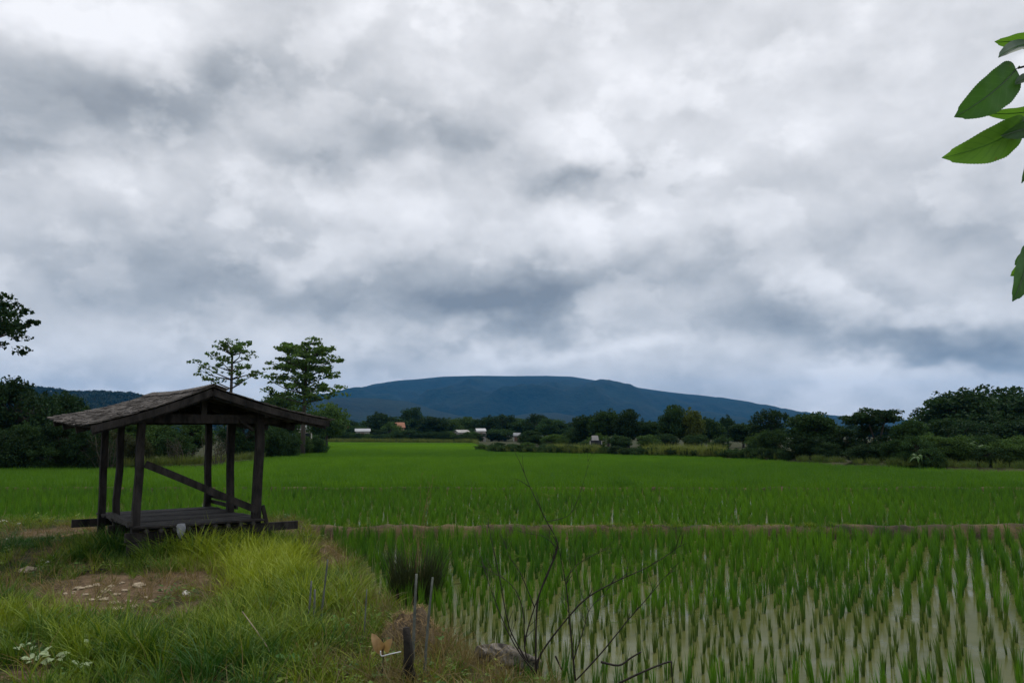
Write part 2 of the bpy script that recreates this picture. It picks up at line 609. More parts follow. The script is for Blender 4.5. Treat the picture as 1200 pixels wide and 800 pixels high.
def zground(x, y):
    x = np.asarray(x, float); y = np.asarray(y, float)
    bank = (fbm(x * .6, y * .6, 4) - .5) * .10 + (fbm(x * 3, y * 3, 3) - .5) * .05
    d = edge_d(x, y)
    drop = np.maximum(sstep(-.05, .75, d), sstep(16.1, 16.9, y + (fbm(x, y, 2) - .5) * .5))
    z = bank * (1 - drop) + drop * (-.55 + (fbm(x * 2, y * 2, 3) - .5) * .08)
    over = y - field_far(x, y)
    rise = sstep(0.2, 2.2, over)
    z = z * (1 - rise) + rise * (0.0 + (fbm(x * .15, y * .15, 3) - .5) * .25)
    return z


def grid_axis(parts):
    out = []
    for a, b, st in parts:
        out += list(np.arange(a, b, st))
    out.append(parts[-1][1])
    return np.array(out)


def build_ground():
    xs = grid_axis([(-6900, -900, 500), (-900, -150, 50), (-150, -40, 5), (-40, -14, 1), (-14, 6, .13), (6, 20, .5), (20, 60, 2), (60, 200, 10), (200, 1000, 80), (1000, 6900, 590)])
    ys = grid_axis([(-400, -40, 40), (-40, -4, 4), (-4, 4, .4), (4, 17.5, .13), (17.5, 60, 1.0), (60, 210, 3), (210, 1000, 60), (1000, 8900, 790)])
    X, Y = np.meshgrid(xs, ys)
    Z = zground(X, Y)
    V = np.stack([X, Y, Z], -1).reshape(-1, 3)
    ny, nx = X.shape
    i = np.arange(nx - 1)[None, :] + np.arange(ny - 1)[:, None] * nx
    Fc = np.stack([i, i + 1, i + 1 + nx, i + nx], -1).reshape(-1, 4)
    me = bpy.data.meshes.new('ground')
    me.from_pydata(V.tolist(), [], Fc.tolist())
    me.polygons.foreach_set('use_smooth', [True] * len(me.polygons))
    me.materials.append(M['ground'])
    so = np.where((Y < 17.5) & (Y > 3), soil_mask(X, Y), 0)
    d = edge_d(X, Y)
    so = np.maximum(so, np.exp(-((d - .25) / .3) ** 2) * (Y < 16.2) * .75)
    mud = ((Z < -.3) * 1.0)
    for nme, arr in (('soil', so), ('mud', mud)):
        a = me.attributes.new(nme, 'FLOAT', 'POINT')
        a.data.foreach_set('value', arr.reshape(-1).astype(np.float32))
    tag(link('ground', me), 'grassy earth bank with bare soil patches before the paddies', 'ground', kind='structure')


build_ground()


def build_water():
    V = [(-230, -40, WATER), (230, -40, WATER), (230, 190, WATER), (-230, 190, WATER)]
    o = link('paddy_water', mesh_from('paddy_water', V, [(0, 1, 2, 3)], M['water']))
    tag(o, 'shallow muddy water standing between the rice rows', 'water', kind='structure')


build_water()


def build_dyke(name, y0, x0, x1, zt, wid, label, bow=0.0):
    n, mrow = int((x1 - x0) / .18), 9
    V, Fc = [], []
    for i in range(n + 1):
        x = x0 + (x1 - x0) * i / n
        yc = y0 + bow * x + float(fbm(np.array(x * .25), np.array(y0), 3) - .5) * .5
        for k in range(mrow):
            u = (k / (mrow - 1)) * 2 - 1
            prof = 1 - abs(u) ** 2.4
            z = -.62 + (zt + .62) * prof + float(fbm(np.array(x * 2.3), np.array(k * .7 + y0), 4) - .5) * .17 * prof
            V.append((x, yc + u * wid * .5, z))
    for i in range(n):
        for k in range(mrow - 1):
            a = i * mrow + k
            Fc.append((a, a + mrow, a + mrow + 1, a + 1))
    o = link(name, mesh_from(name, V, Fc, M['dyke'], True))
    tag(o, label, 'dyke', kind='structure')


build_dyke('dyke', DYKE_Y, -45, 34, -.165, 1.0, 'low brown earth dyke crossing between the two rice fields')
build_dyke('dyke', 29.5, -40, 50, -.27, .5, 'thin earth dyke line deeper in the green paddy')


# ------------------------------------------------------------------ mountains
def terrain(name, prof, Y0, depth_f, depth_b, mat, label, seed, nx=260, ny=46, nz=.35, nf=900.0):
    pa = [p[0] for p in prof]
    x0, x1 = pa[0], pa[-1]
    V, Fc = [], []
    for j in range(ny):
        v = j / (ny - 1)
        yy = Y0 - depth_f + v * (depth_f + depth_b)
        for i in range(nx):
            px = x0 + (x1 - x0) * i / (nx - 1)
            py = np.interp(px, pa, [p[1] for p in prof])
            h = P(px, py, Y0)
            w = (yy - (Y0 - depth_f)) / depth_f if yy < Y0 else 1 - (yy - Y0) / depth_b
            w = max(0.0, min(1.0, w))
            fall = w ** 0.8 * (1.35 - .35 * w)
            x = h.x * (0.75 + .25 * yy / Y0)
            rd = noise.fractal(Vector((x / nf + seed, yy / nf * .7, seed)), 1.0, 2.0, 6)
            rg = 1 - abs(noise.fractal(Vector((x / nf * 1.4 - seed, yy / nf * .5, 3.3)), 1.0, 2.0, 5)) * 1.6
            hh = (h.z + 20)
            z = hh * fall + hh * nz * (rd * .6 + (rg - .6) * .55) * 9.0 * w * (1 - w) ** 2.7
            z += hh * .003 * rd * w
            edge = min(1, (i / (nx - 1)) * 12, (1 - i / (nx - 1)) * 12)
            V.append((x, yy, max(-30, z * edge - 20)))
    for j in range(ny - 1):
        for i in range(nx - 1):
            a = j * nx + i
            Fc.append((a, a + 1, a + 1 + nx, a + nx))
    o = link(name, mesh_from(name, V, Fc, mat, True))
    tag(o, label, 'mountain' if 'mountain' in name else 'hill', kind='structure')
    return o


terrain('mountain', [(180, 492), (300, 474), (380, 463), (405, 460), (425, 457), (450, 449), (480, 445), (520, 441), (560, 440), (600, 440.5), (640, 440), (670, 441), (700, 446),
                     (740, 453), (780, 459), (820, 464), (850, 472), (880, 480), (910, 484), (960, 489), (990, 492), (1040, 499), (1100, 504), (1200, 506), (1300, 508)],
        5200, 2300, 1400, M['mountain'], 'long flat-topped blue forested mountain under low cloud', 4.2, 300, 70, .34, 620)
terrain('foothill', [(120, 500), (260, 484), (340, 470), (400, 465), (440, 466), (480, 470), (510, 480), (545, 488), (580, 490), (620, 484), (650, 483), (690, 490), (740, 499), (800, 506), (850, 508)],
        2700, 900, 600, M['mountain'], 'dark green foothill spurs below the blue mountain', 8.7, 200, 34, .2, 420)
HILL = terrain('hill', [(-260, 458), (-120, 449), (-20, 452), (20, 453.5), (60, 458), (95, 462.5), (125, 461.5), (150, 463), (200, 470), (260, 478), (330, 490), (400, 503), (440, 507)],
        1250, 420, 300, M['hill'], 'low dark wooded hill behind the field-edge scrub', 2.1, 200, 40, .12, 260)


# ------------------------------------------------------------------ scatter (stuff)
def scatter(name, pts, rot, scl, idx, tint, meshes, label, cat, kind='stuff'):
    src = bpy.data.collections.new(name + '_source')
    for k, me in enumerate(meshes):
        src.objects.link(bpy.data.objects.new('%s_piece_%02d' % (name, k), me))
    n = len(pts)
    me = bpy.data.meshes.new(name)
    me.vertices.add(n)
    me.vertices.foreach_set('co', np.asarray(pts, np.float32).reshape(-1))
    for nm, ty, key, arr in (('rot', 'FLOAT_VECTOR', 'vector', rot), ('scl', 'FLOAT_VECTOR', 'vector', scl), ('idx', 'INT', 'value', idx), ('tint', 'FLOAT', 'value', tint)):
        a = me.attributes.new(nm, ty, 'POINT')
        a.data.foreach_set(key, np.asarray(arr, np.int32 if ty == 'INT' else np.float32).reshape(-1))
    o = link(name, me)
    ng = bpy.data.node_groups.new(name + '_scatter', 'GeometryNodeTree')
    ng.interface.new_socket('Geometry', in_out='INPUT', socket_type='NodeSocketGeometry')
    ng.interface.new_socket('Geometry', in_out='OUTPUT', socket_type='NodeSocketGeometry')
    gi, go = ng.nodes.new('NodeGroupInput'), ng.nodes.new('NodeGroupOutput')
    ci = ng.nodes.new('GeometryNodeCollectionInfo')
    ci.inputs['Collection'].default_value = src
    ci.inputs['Separate Children'].default_value = True
    ci.inputs['Reset Children'].default_value = True
    ip = ng.nodes.new('GeometryNodeInstanceOnPoints')
    ip.inputs['Pick Instance'].default_value = True

    def named(nm, ty):
        q = ng.nodes.new('GeometryNodeInputNamedAttribute')
        q.data_type = ty
        q.inputs['Name'].default_value = nm
        return q.outputs[0]
    er = ng.nodes.new('FunctionNodeEulerToRotation')
    ng.links.new(named('rot', 'FLOAT_VECTOR'), er.inputs[0])
    ng.links.new(gi.outputs[0], ip.inputs['Points'])
    ng.links.new(ci.outputs[0], ip.inputs['Instance'])
    ng.links.new(named('idx', 'INT'), ip.inputs['Instance Index'])
    ng.links.new(er.outputs[0], ip.inputs['Rotation'])
    ng.links.new(named('scl', 'FLOAT_VECTOR'), ip.inputs['Scale'])
    ng.links.new(ip.outputs[0], go.inputs[0])
    md = o.modifiers.new('scatter', 'NODES')
    md.node_group = ng
    tag(o, label, cat, kind=kind)
    return o


def blades_mesh(name, n, h0, h1, w, spread, lean, mat, seed, seg=3, rad=.04, curl=1.0):
    """a tuft of n arching blades"""
    rg = random.Random(seed)
    V, Fc = [], []
    for _ in range(n):
        a = rg.uniform(0, 2 * math.pi)
        r = rad * math.sqrt(rg.random())
        bx, by = math.cos(a) * r, math.sin(a) * r
        a2 = a + rg.uniform(-.9, .9)
        dx, dy = math.cos(a2), math.sin(a2)
        sx, sy = -dy, dx
        tw = rg.uniform(-1.2, 1.2)
        sx, sy = sx * math.cos(tw) + dx * math.sin(tw), sy * math.cos(tw) + dy * math.sin(tw)
        h = rg.uniform(h0, h1)
        ln = lean * rg.uniform(.3, 1.4) * h
        ww = w * rg.uniform(.7, 1.3)
        b = len(V)
        for k in range(seg + 1):
            t = k / seg
            out = ln * (t * (.35 + .65 * t ** 1.4)) + spread * t * .0
            z = h * (t - curl * .22 * (ln / h) * t ** 3)
            wd = ww * (1 - t ** 2.2) * (.6 + .4 * min(1, t * 4)) * .5
            cx, cy = bx + dx * out, by + dy * out
            if k < seg:
                V.append((cx - sx * wd, cy - sy * wd, z)); V.append((cx + sx * wd, cy + sy * wd, z))
            else:
                V.append((cx, cy, z))
        for k in range(seg - 1):
            Fc.append((b + 2 * k, b + 2 * k + 1, b + 2 * k + 3, b + 2 * k + 2))
        Fc.append((b + 2 * seg - 2, b + 2 * seg - 1, b + 2 * seg))
    return mesh_from(name, V, Fc, mat)


RG = np.random.default_rng(5)


def rand_rot(n, tilt):
    r = np.zeros((n, 3))
    r[:, 0] = RG.normal(0, tilt, n); r[:, 1] = RG.normal(0, tilt, n); r[:, 2] = RG.uniform(0, 6.283, n)
    return r


# ---- rice
rice_near = [blades_mesh('rice_clump', 16, .16, .34, .0085, 0, .10, M['rice_single'], 100 + k, 4, .018) for k in range(6)]
rice_mid = [blades_mesh('rice_hill', 18, .22, .38, .009, 0, .12, M['rice'], 200 + k, 3, .022) for k in range(6)]
rice_far = [blades_mesh('rice_patch', 110, .30, .47, .022, 0, .30, M['rice'], 300 + k, 2, .50) for k in range(4)]


def rice_grid(x0, x1, y0, y1, st, ang, jit):
    c, s = math.cos(ang), math.sin(ang)
    cx, cy = (x0 + x1) / 2, (y0 + y1) / 2
    rr = math.hypot(x1 - x0, y1 - y0) / 2 + 1
    k = np.arange(-rr, rr, st)
    A, B = np.meshgrid(k, k)
    x = cx + A * c - B * s + RG.normal(0, jit, A.shape)
    y = cy + A * s + B * c + RG.normal(0, jit, A.shape)
    x, y = x.ravel(), y.ravel()
    q = (x > x0) & (x < x1) & (y > y0) & (y < y1)
    return x[q], y[q]


def build_rice():
    # the near field
    x, y = rice_grid(-6, 17, 2.0, DYKE_Y - .45, .205, R(-30), .032)
    keep = (edge_d(x, y) > .62) & (RG.random(len(x)) > .08)
    x, y = x[keep], y[keep]
    px, py = proj(x, y, np.full_like(x, WATER))
    inview = (px > 5) & (px < 1195) & (py < 796) & (y > 4)
    near = np.where(inview)[0]
    near = near[np.argsort(y[near])][:300]
    rest = np.ones(len(x), bool); rest[near] = False
    for j, i in enumerate(near):
        o = link('rice_clump', rice_near[j % 6], None, (x[i], y[i], WATER - .02))
        o.rotation_euler = (random.gauss(0, .06), random.gauss(0, .06), random.uniform(0, 6.28))
        s = random.uniform(.55, 1.02)
        o.scale = (s, s, s * random.uniform(.85, 1.1))
        tag(o, 'young green rice clump standing in open muddy water', 'rice plant', 'rice clumps in the flooded near paddy')
    xr, yr = x[rest], y[rest]
    n = len(xr)
    s = RG.uniform(.75, 1.15, n) * (0.9 + .25 * sstep(8, 15, yr))
    scatter('rice_rows', np.stack([xr, yr, np.full(n, WATER - .02)], 1), rand_rot(n, .07), np.stack([s, s, s * RG.uniform(.9, 1.1, n)], 1),
            RG.integers(0, 6, n), np.clip(.06 + fbm(xr * .5, yr * .5, 3) * .5 + RG.normal(0, .13, n), 0, 1), rice_mid,
            'rows of young rice thickening towards the brown dyke', 'rice')
    # the second and third fields
    P_, R_, S_, I_, T_ = [], [], [], [], []
    x, y = rice_grid(-34, 36, DYKE_Y + .5, 29.2, .23, R(-8), .06)
    q = (y < field_far(x, y)) & (np.abs(x) < y * .72 + 4)
    x, y = x[q], y[q]; n = len(x)
    s = RG.uniform(.9, 1.15, n)
    scatter('rice_field', np.stack([x, y, np.full(n, WATER - .02)], 1), rand_rot(n, .07), np.stack([s, s, s], 1), RG.integers(0, 6, n),
            np.clip(.16 + fbm(x * .3, y * .3, 3) * .42 + RG.normal(0, .10, n), 0, 1), rice_mid, 'deep green rice field just beyond the brown dyke', 'rice')
    x, y = rice_grid(-150, 160, 29.9, 182, .80, R(12), .18)
    q = (y < field_far(x, y) - .4) & (np.abs(x) < y * .74 + 8)
    x, y = x[q], y[q]; n = len(x)
    s = RG.uniform(.92, 1.12, n)
    plot = np.floor((x + y * .3) / 38.0) * 7.7 + np.digitize(y, [46, 63, 92, 130]) * 3.1
    tint = .14 + fbm(x * .07, y * .04, 4) * .55 + sstep(34, 110, y) * .38 + (np.sin(plot * 12.9898) * .5) * .22 + RG.normal(0, .07, n)
    scatter('rice_plain', np.stack([x, y, np.full(n, WATER - .02)], 1), rand_rot(n, .02), np.stack([s, s, s * RG.uniform(.92, 1.08, n)], 1), RG.integers(0, 4, n),
            np.clip(tint, 0, 1), rice_far, 'bright green far rice field stretching to the trees', 'rice')


build_rice()

# ---- bank grass
grass_src = [blades_mesh('grass_tuft', 24, .05, .15, .0085, 0, .8, M['grass'], 400 + k, 3, .07) for k in range(4)] + \
            [blades_mesh('grass_long', 22, .12, .34, .0095, 0, .75, M['grass'], 420 + k, 4, .06) for k in range(4)]
dry_src = [blades_mesh('dry_tuft', 14, .10, .30, .005, 0, .9, M['dry_grass'], 440 + k, 4, .06) for k in range(4)]


def lush(px, py):
    g = lambda cx, cy, sx, sy: np.exp(-((px - cx) / sx) ** 2 - ((py - cy) / sy) ** 2)
    return np.clip(g(300, 680, 110, 45) + 1.6 * g(200, 655, 130, 16) + g(270, 770, 120, 40) + .7 * g(120, 770, 120, 25) + .8 * g(60, 720, 70, 30) + .6 * g(390, 720, 60, 40), 0, 1)


def yellow(px, py):
    g = lambda cx, cy, sx, sy: np.exp(-((px - cx) / sx) ** 2 - ((py - cy) / sy) ** 2)
    return np.clip(g(320, 675, 85, 30) + .8 * g(230, 650, 60, 12) + .7 * g(60, 612, 80, 6) + .35 * g(40, 740, 60, 20) + .4 * g(420, 720, 60, 50), 0, 1)


def build_grass():
    n = 26000
    y = RG.uniform(3.2, 16.6, n)
    x = RG.uniform(-1, 1, n) * (y * .70 + 2)
    d = edge_d(x, y)
    so = soil_mask(x, y)
    z = zground(x, y)
    px, py = proj(x, y, z)
    lu, ye = lush(px, py), yellow(px, py)
    p = np.clip(1.0 - 1.35 * so, .02, 1) * np.where(d > .1, .55, 1) * (.45 + .55 * sstep(.3, .6, fbm(x * 1.1, y * 1.1, 3)) + .4 * lu)
    p *= 1 - .6 * np.exp(-((px - 480) / 110) ** 2 - ((py - 770) / 45) ** 2)
    fr = np.exp(-((px - 190) / 120) ** 4 - ((py - 655) / 15) ** 2)
    p = p + .8 * fr
    q = (d < .55) & (z > WATER - .02) & (RG.random(n) < p)
    fr = fr[q]
    x, y, z, lu, ye, so, d = (a[q] for a in (x, y, z, lu, ye, so, d))
    n = len(x)
    long_ = RG.random(n) < (.10 + .75 * lu + .5 * fr)
    idx = np.where(long_, RG.integers(4, 8, n), RG.integers(0, 4, n))
    s = RG.uniform(.65, 1.15, n) * np.where(so > .3, .6, 1) * (.8 + .35 * lu) * (1 + .35 * fr)
    tint = np.clip(.20 + .50 * ye + (fbm(x * .9, y * .9, 3) - .5) * 1.1 + RG.normal(0, .17, n), 0, .85)
    scatter('bank_grass', np.stack([x, y, z - .01], 1), rand_rot(n, .15), np.stack([s, s, s], 1), idx, tint, grass_src,
            'patchy green grass covering the earth bank', 'grass')
    # leafy ground weeds
    wsrc = []
    for k in range(4):
        rr = random.Random(900 + k)
        V, Fc = [], []
        for q in range(14):
            a_ = q * 2.4 + rr.uniform(-.3, .3); r0 = rr.uniform(.005, .05); z0 = rr.uniform(.01, .14); ln = rr.uniform(.03, .065)
            b_ = Vector((math.cos(a_) * r0, math.sin(a_) * r0, z0)); d_ = Vector((math.cos(a_), math.sin(a_), rr.uniform(-.3, .5))).normalized()
            sd_ = Vector((-d_.y, d_.x, rr.uniform(-.3, .3))).normalized() * ln * rr.uniform(.22, .34)
            i0 = len(V)
            V += [b_, b_ + d_ * ln * .4 + sd_, b_ + d_ * ln + Vector((0, 0, -.01)), b_ + d_ * ln * .4 - sd_]
            Fc += [(i0, i0 + 1, i0 + 2, i0 + 3)]
        wsrc.append(mesh_from('ground_weed', V, Fc, M['grass']))
    n = 5000
    y = RG.uniform(4.2, 16, n); x = RG.uniform(-1, 1, n) * (y * .7 + 1)
    z = zground(x, y)
    q = (edge_d(x, y) < .35) & (z > WATER) & (RG.random(n) < .10 + .9 * sstep(.50, .66, fbm(x * .8 + 31, y * .8, 3))) & (soil_mask(x, y) < .5)
    x, y, z = x[q], y[q], z[q]; n = len(x)
    s = RG.uniform(.5, 1.15, n)
    scatter('ground_weeds', np.stack([x, y, z], 1), rand_rot(n, .2), np.stack([s, s, s], 1), RG.integers(0, 4, n), np.clip(RG.normal(.16, .12, n), 0, 1), wsrc,
            'small broad-leaved weeds mixed into the bank grass', 'weeds')
    # dry straw along the lip of the bank
    n = 18000
    y = RG.uniform(4.2, 16.4, n); x = RG.uniform(-1, 1, n) * (y * .7 + 1)
    z = zground(x, y); px, py = proj(x, y, z)
    d = edge_d(x, y)
    g = np.exp(-((px - 500) / 140) ** 2 - ((py - 775) / 60) ** 2) + .35 * np.exp(-((d + .1) / .4) ** 2) + .22 * (soil_mask(x, y) > .25) + .05
    q = (d < .5) & (z > WATER - .02) & (RG.random(n) < g)
    x, y, z = x[q], y[q], z[q]; n = len(x)
    s = RG.uniform(.5, 1.2, n)
    scatter('dry_straw', np.stack([x, y, z - .01], 1), rand_rot(n, .5), np.stack([s, s, s], 1), RG.integers(0, 4, n), RG.random(n), dry_src,
            'dry brown straw and dead stems along the bank lip', 'dry grass')
    # grass along the dykes
    n = 4200
    x = RG.uniform(-18, 18, n); y = DYKE_Y + RG.normal(0, .30, n)
    q = RG.random(n) < .12 + .88 * sstep(.42, .60, fbm(x * .5, y * .2, 3))
    x, y = x[q], y[q]; n = len(x)
    s = RG.uniform(.4, .9, n)
    scatter('dyke_grass', np.stack([x, y, -.17 - np.abs(y - DYKE_Y) * .45], 1), rand_rot(n, .2), np.stack([s, s, s], 1), RG.integers(0, 4, n), np.clip(RG.normal(.35, .2, n), 0, 1), grass_src,
            'thin grass tufts growing on the brown dyke', 'grass')
    # reeds along the far field edge
    pts, tin, sc_ = [], [], []
    reed_src = [blades_mesh('reed_tuft', 40, .5, 1.0, .03, 0, .35, M['reed'], 460 + k, 3, .35) for k in range(3)]
    for (pa, pb, cnt, hs, t0, off) in ((555, 920, 420, .55, .35, 4.5), (640, 700, 120, .9, .6, 5), (755, 845, 160, 1.0, .75, 5), (-60, 330, 420, .6, .5, 1.2), (372, 560, 300, 1.0, .6, 1.5), (930, 1260, 160, .5, .2, 1.2)):
        for _ in range(cnt):
            p = random.uniform(pa, pb); a = (p - 600) / F
            Y = float(np.interp(a, _ba, _by)) + off * random.uniform(.2, 1.2)
            pts.append((a * Y, Y, -.05)); sc_.append(hs * random.uniform(.6, 1.25)); tin.append(min(1, max(0, random.gauss(t0, .18))))
    n = len(pts); sc_ = np.array(sc_)
    scatter('reeds', pts, rand_rot(n, .1), np.stack([sc_, sc_, sc_], 1), RG.integers(0, 3, n), tin, reed_src, 'pale green reeds fringing the far edge of the paddy', 'reeds')


build_grass()


# ------------------------------------------------------------------ trees
def leaf_arrays(C, size, rg, up=.35):
    n = len(C)
    u = rg.normal(size=(n, 3)); u /= np.linalg.norm(u, axis=1)[:, None]
    w = rg.normal(size=(n, 3)); w[:, 2] += up * 3
    w -= u * (w * u).sum(1)[:, None]
    w /= np.linalg.norm(w, axis=1)[:, None]
    v = np.cross(w, u)
    s = size * rg.uniform(.6, 1.4, n)[:, None]
    a = C - u * s * .5
    b = C + v * s * .30 + w * s * .08
    c = C + u * s * .5
    d = C - v * s * .30 + w * s * .08
    return np.stack([a, b, c, d], 1).reshape(-1, 3)


def crown_mesh(name, clusters, leaf, rg, up=.35):
    """clusters: (centre, (rx,ry,rz), count)"""
    Cs, T = [], []
    for c, r, n in clusters:
        g = rg.normal(size=(n, 3))
        g /= np.linalg.norm(g, axis=1)[:, None]
        g *= (rg.random(n) ** .45)[:, None]
        Cs.append(np.array(c) + g * np.array(r))
        T.append(np.clip(rg.normal(rg.uniform(.25, .75), .15, n), 0, 1))
    C = np.concatenate(Cs)
    V = leaf_arrays(C, leaf, rg, up)
    n = len(C)
    me = bpy.data.meshes.new(name)
    me.vertices.add(4 * n); me.vertices.foreach_set('co', V.astype(np.float32).reshape(-1))
    me.loops.add(4 * n); me.loops.foreach_set('vertex_index', np.arange(4 * n, dtype=np.int32))
    me.polygons.add(n)
    me.polygons.foreach_set('loop_start', np.arange(0, 4 * n, 4, dtype=np.int32))
    me.polygons.foreach_set('loop_total', np.full(n, 4, dtype=np.int32))
    me.materials.append(M['crown'])
    me.update(calc_edges=True)
    a = me.attributes.new('tint', 'FLOAT', 'POINT')
    a.data.foreach_set('value', np.repeat(np.concatenate(T), 4).astype(np.float32))
    return me


def tree_template(kind, seed):
    """returns trunk mesh and crown mesh of a tree one unit (metre) high, crown about one unit wide or less"""
    rg = np.random.default_rng(seed)
    rnd = random.Random(seed)
    mb = MB()
    cl = []

    def limb(a, b, r0, r1, bend=.06):
        a, b = Vector(a), Vector(b)
        mid = a.lerp(b, .5) + Vector([rnd.uniform(-bend, bend) for _ in range(3)]) * (b - a).length
        mb.tube([a, a.lerp(mid, .6), mid, mid.lerp(b, .6), b], [r0, r0 * .8 + r1 * .2, (r0 + r1) / 2, r0 * .3 + r1 * .7, r1], 5)
    if kind in ('round', 'broad', 'upright', 'bush', 'spiky'):
        spec = {'round': (.57, .40, .40, .10, 62), 'broad': (.60, .55, .37, .12, 74), 'upright': (.56, .27, .42, .12, 52), 'bush': (.46, .55, .48, .0, 64), 'spiky': (.58, .30, .40, .10, 46)}[kind]
        cz, rx, rz, tb, nc = spec
        top = Vector((rnd.uniform(-.03, .03), rnd.uniform(-.03, .03), cz + rz * .5))
        fork = Vector((top.x * .4, top.y * .4, max(.05, cz - rz * .75)))
        mb.tube([(0, 0, -.05), (0.005, 0, .05), fork, fork.lerp(top, .5), top], [.045, .036, .028, .016, .006], 7, .08)
        for k in range(nc):
            g = Vector(rg.normal(size=3)).normalized()
            rr = rnd.uniform(.50, .95) if kind != 'spiky' else rnd.uniform(.35, 1.0)
            c = Vector((g.x * rx * rr, g.y * rx * rr, cz + g.z * rz * rr))
            if kind == 'bush' and c.z < .12: c.z = rnd.uniform(.08, .2)
            # drop some of the lower outside for an uneven outline
            if kind != 'bush' and c.z < cz - rz * .55 and rnd.random() < .6: continue
            cr = rnd.uniform(.10, .19) * (1 if kind != 'spiky' else .75) * (1.15 if kind == 'bush' else 1)
            cl.append((tuple(c), (cr * 1.15, cr * 1.15, cr * rnd.uniform(.6, .9)), int(120 * (cr / .13) ** 2)))
            st = fork.lerp(top, rnd.uniform(0, .8))
            if rnd.random() < .7: limb(st, c, .012, .003)
        for _ in range(26):   # stray sprays breaking the outline
            g = Vector(rg.normal(size=3)).normalized()
            rr = rnd.uniform(.95, 1.16)
            c = Vector((g.x * rx * rr, g.y * rx * rr, cz + abs(g.z) * rz * rr if rnd.random() < .75 else cz + g.z * rz * rr * .8))
            if c.z < .03: c.z = .05
            cl.append((tuple(c), (.05, .05, .04), 16))
        leaf = .046
    elif kind == 'flat':       # open flat-topped tree with bare stems
        for k in range(4):
            a = k * 1.57 + rnd.uniform(-.4, .4)
            b = Vector((math.cos(a) * .22, math.sin(a) * .22, rnd.uniform(.72, .86)))
            limb((rnd.uniform(-.03, .03), rnd.uniform(-.03, .03), -.03), b, .016, .007, .08)
            for q in range(9):
                c = b + Vector((rnd.uniform(-.2, .2), rnd.uniform(-.2, .2), rnd.uniform(-.12, .13)))
                cl.append((tuple(c), (.12, .12, .055), 150)); limb(b, c, .008, .002)
        for q in range(34):
            c = Vector((rnd.uniform(-.20, .20), rnd.uniform(-.20, .20), rnd.uniform(.1, .72)))
            cl.append((tuple(c), (.10, .10, .07), 70))
        leaf = .042
    elif kind.startswith('tier'):     # straight stem with nearly level whorled limbs
        sparse = kind == 'tier_sparse'
        mb.tube([(0, 0, -.05), (.004, 0, .3), (-.003, .002, .6), (.0, 0, .88 if sparse else .96)], [.020, .016, .013, .009 if sparse else .004], 7)
        if sparse:
            cl.append(((.006, 0, .885), (.012, .012, .03), 50))
        lv = [.50, .58, .66, .74, .82, .90, .95] if not sparse else [.60, .68, .75, .82, .89, .94]
        for k, h in enumerate(lv):
            nb = rnd.choice((4, 5, 6)) if not sparse else rnd.choice((4, 5))
            t = (h - lv[0]) / (lv[-1] - lv[0])
            for q in range(nb):
                a = q * 6.283 / nb + k * .9 + rnd.uniform(-.3, .3)
                ln = ((.28 - .10 * t) if not sparse else (.29 - .17 * t)) * rnd.uniform(.75, 1.2)
                e = Vector((math.cos(a) * ln, math.sin(a) * ln, h + ln * rnd.uniform(.12, .42)))
                limb((0, 0, h - .02), e, .0065, .0015, .08)
                ns = 10 if not sparse else 8
                for j in range(ns):
                    u = rnd.uniform(.42, 1.1)
                    c = Vector((0, 0, h)).lerp(e, u) + Vector((rnd.uniform(-.055, .055), rnd.uniform(-.055, .055), rnd.uniform(-.012, .028)))
                    rr = rnd.uniform(.020, .036) if not sparse else rnd.uniform(.014, .026)
                    cl.append((tuple(c), (rr * 1.4, rr * 1.4, rr * .55), 20 if not sparse else 9))
        if not sparse:
            mb.tube([(0, 0, .95), (.004, 0, 1.02)], [.002, .001], 4)
            for q in range(26):
                c = Vector((rnd.uniform(-.05, .05), rnd.uniform(-.05, .05), rnd.uniform(.4, .95)))
                cl.append((tuple(c), (.06, .06, .03), 30))
        leaf = .026
    elif kind == 'rain':      # wide spreading crown high on a stout trunk
        mb.tube([(0, 0, -.05), (.01, 0, .2), (0, .01, .45)], [.055, .045, .04], 9)
        for k in range(11):
            a = k * .571 + rnd.uniform(-.15, .15)
            ln = rnd.uniform(.40, .56)
            e = Vector((math.cos(a) * ln, math.sin(a) * ln, rnd.uniform(.62, .74)))
            limb((0, 0, .43), e, .022, .005, .1)
        for j in range(330):
            a = rnd.uniform(0, 6.283); u = math.sqrt(rnd.uniform(.02, 1.0))
            top = .97 - .26 * u ** 2.2
            c = Vector((math.cos(a) * u * .60, math.sin(a) * u * .60, top - rnd.random() ** 1.5 * .20))
            rr = rnd.uniform(.022, .046)
            cl.append((tuple(c), (rr * 1.4, rr * 1.4, rr * .55), 46))
            if rnd.random() < .35: limb(Vector((c.x * .7, c.y * .7, .60)), c, .005, .0015)
        leaf = .024
    elif kind == 'scrub':     # mostly bare thin stems
        for k in range(16):
            a = rnd.uniform(0, 6.28); ln = rnd.uniform(.1, .5)
            e = Vector((math.cos(a) * ln, math.sin(a) * ln, rnd.uniform(.5, 1.0)))
            limb((rnd.uniform(-.1, .1), rnd.uniform(-.1, .1), -.02), e, .010, .002, .12)
            for j in range(3):
                f = e * rnd.uniform(.5, .9)
                limb(f, f + Vector((rnd.uniform(-.2, .2), rnd.uniform(-.2, .2), rnd.uniform(.05, .3))), .005, .001, .1)
            cl.append((tuple(e * .8), (.12, .12, .12), 30))
        leaf = .03
    tm = mesh_from(kind + '_trunk', mb.v, mb.f, M['bark'], True)
    return tm, crown_mesh(kind + '_crown', cl, leaf, rg)


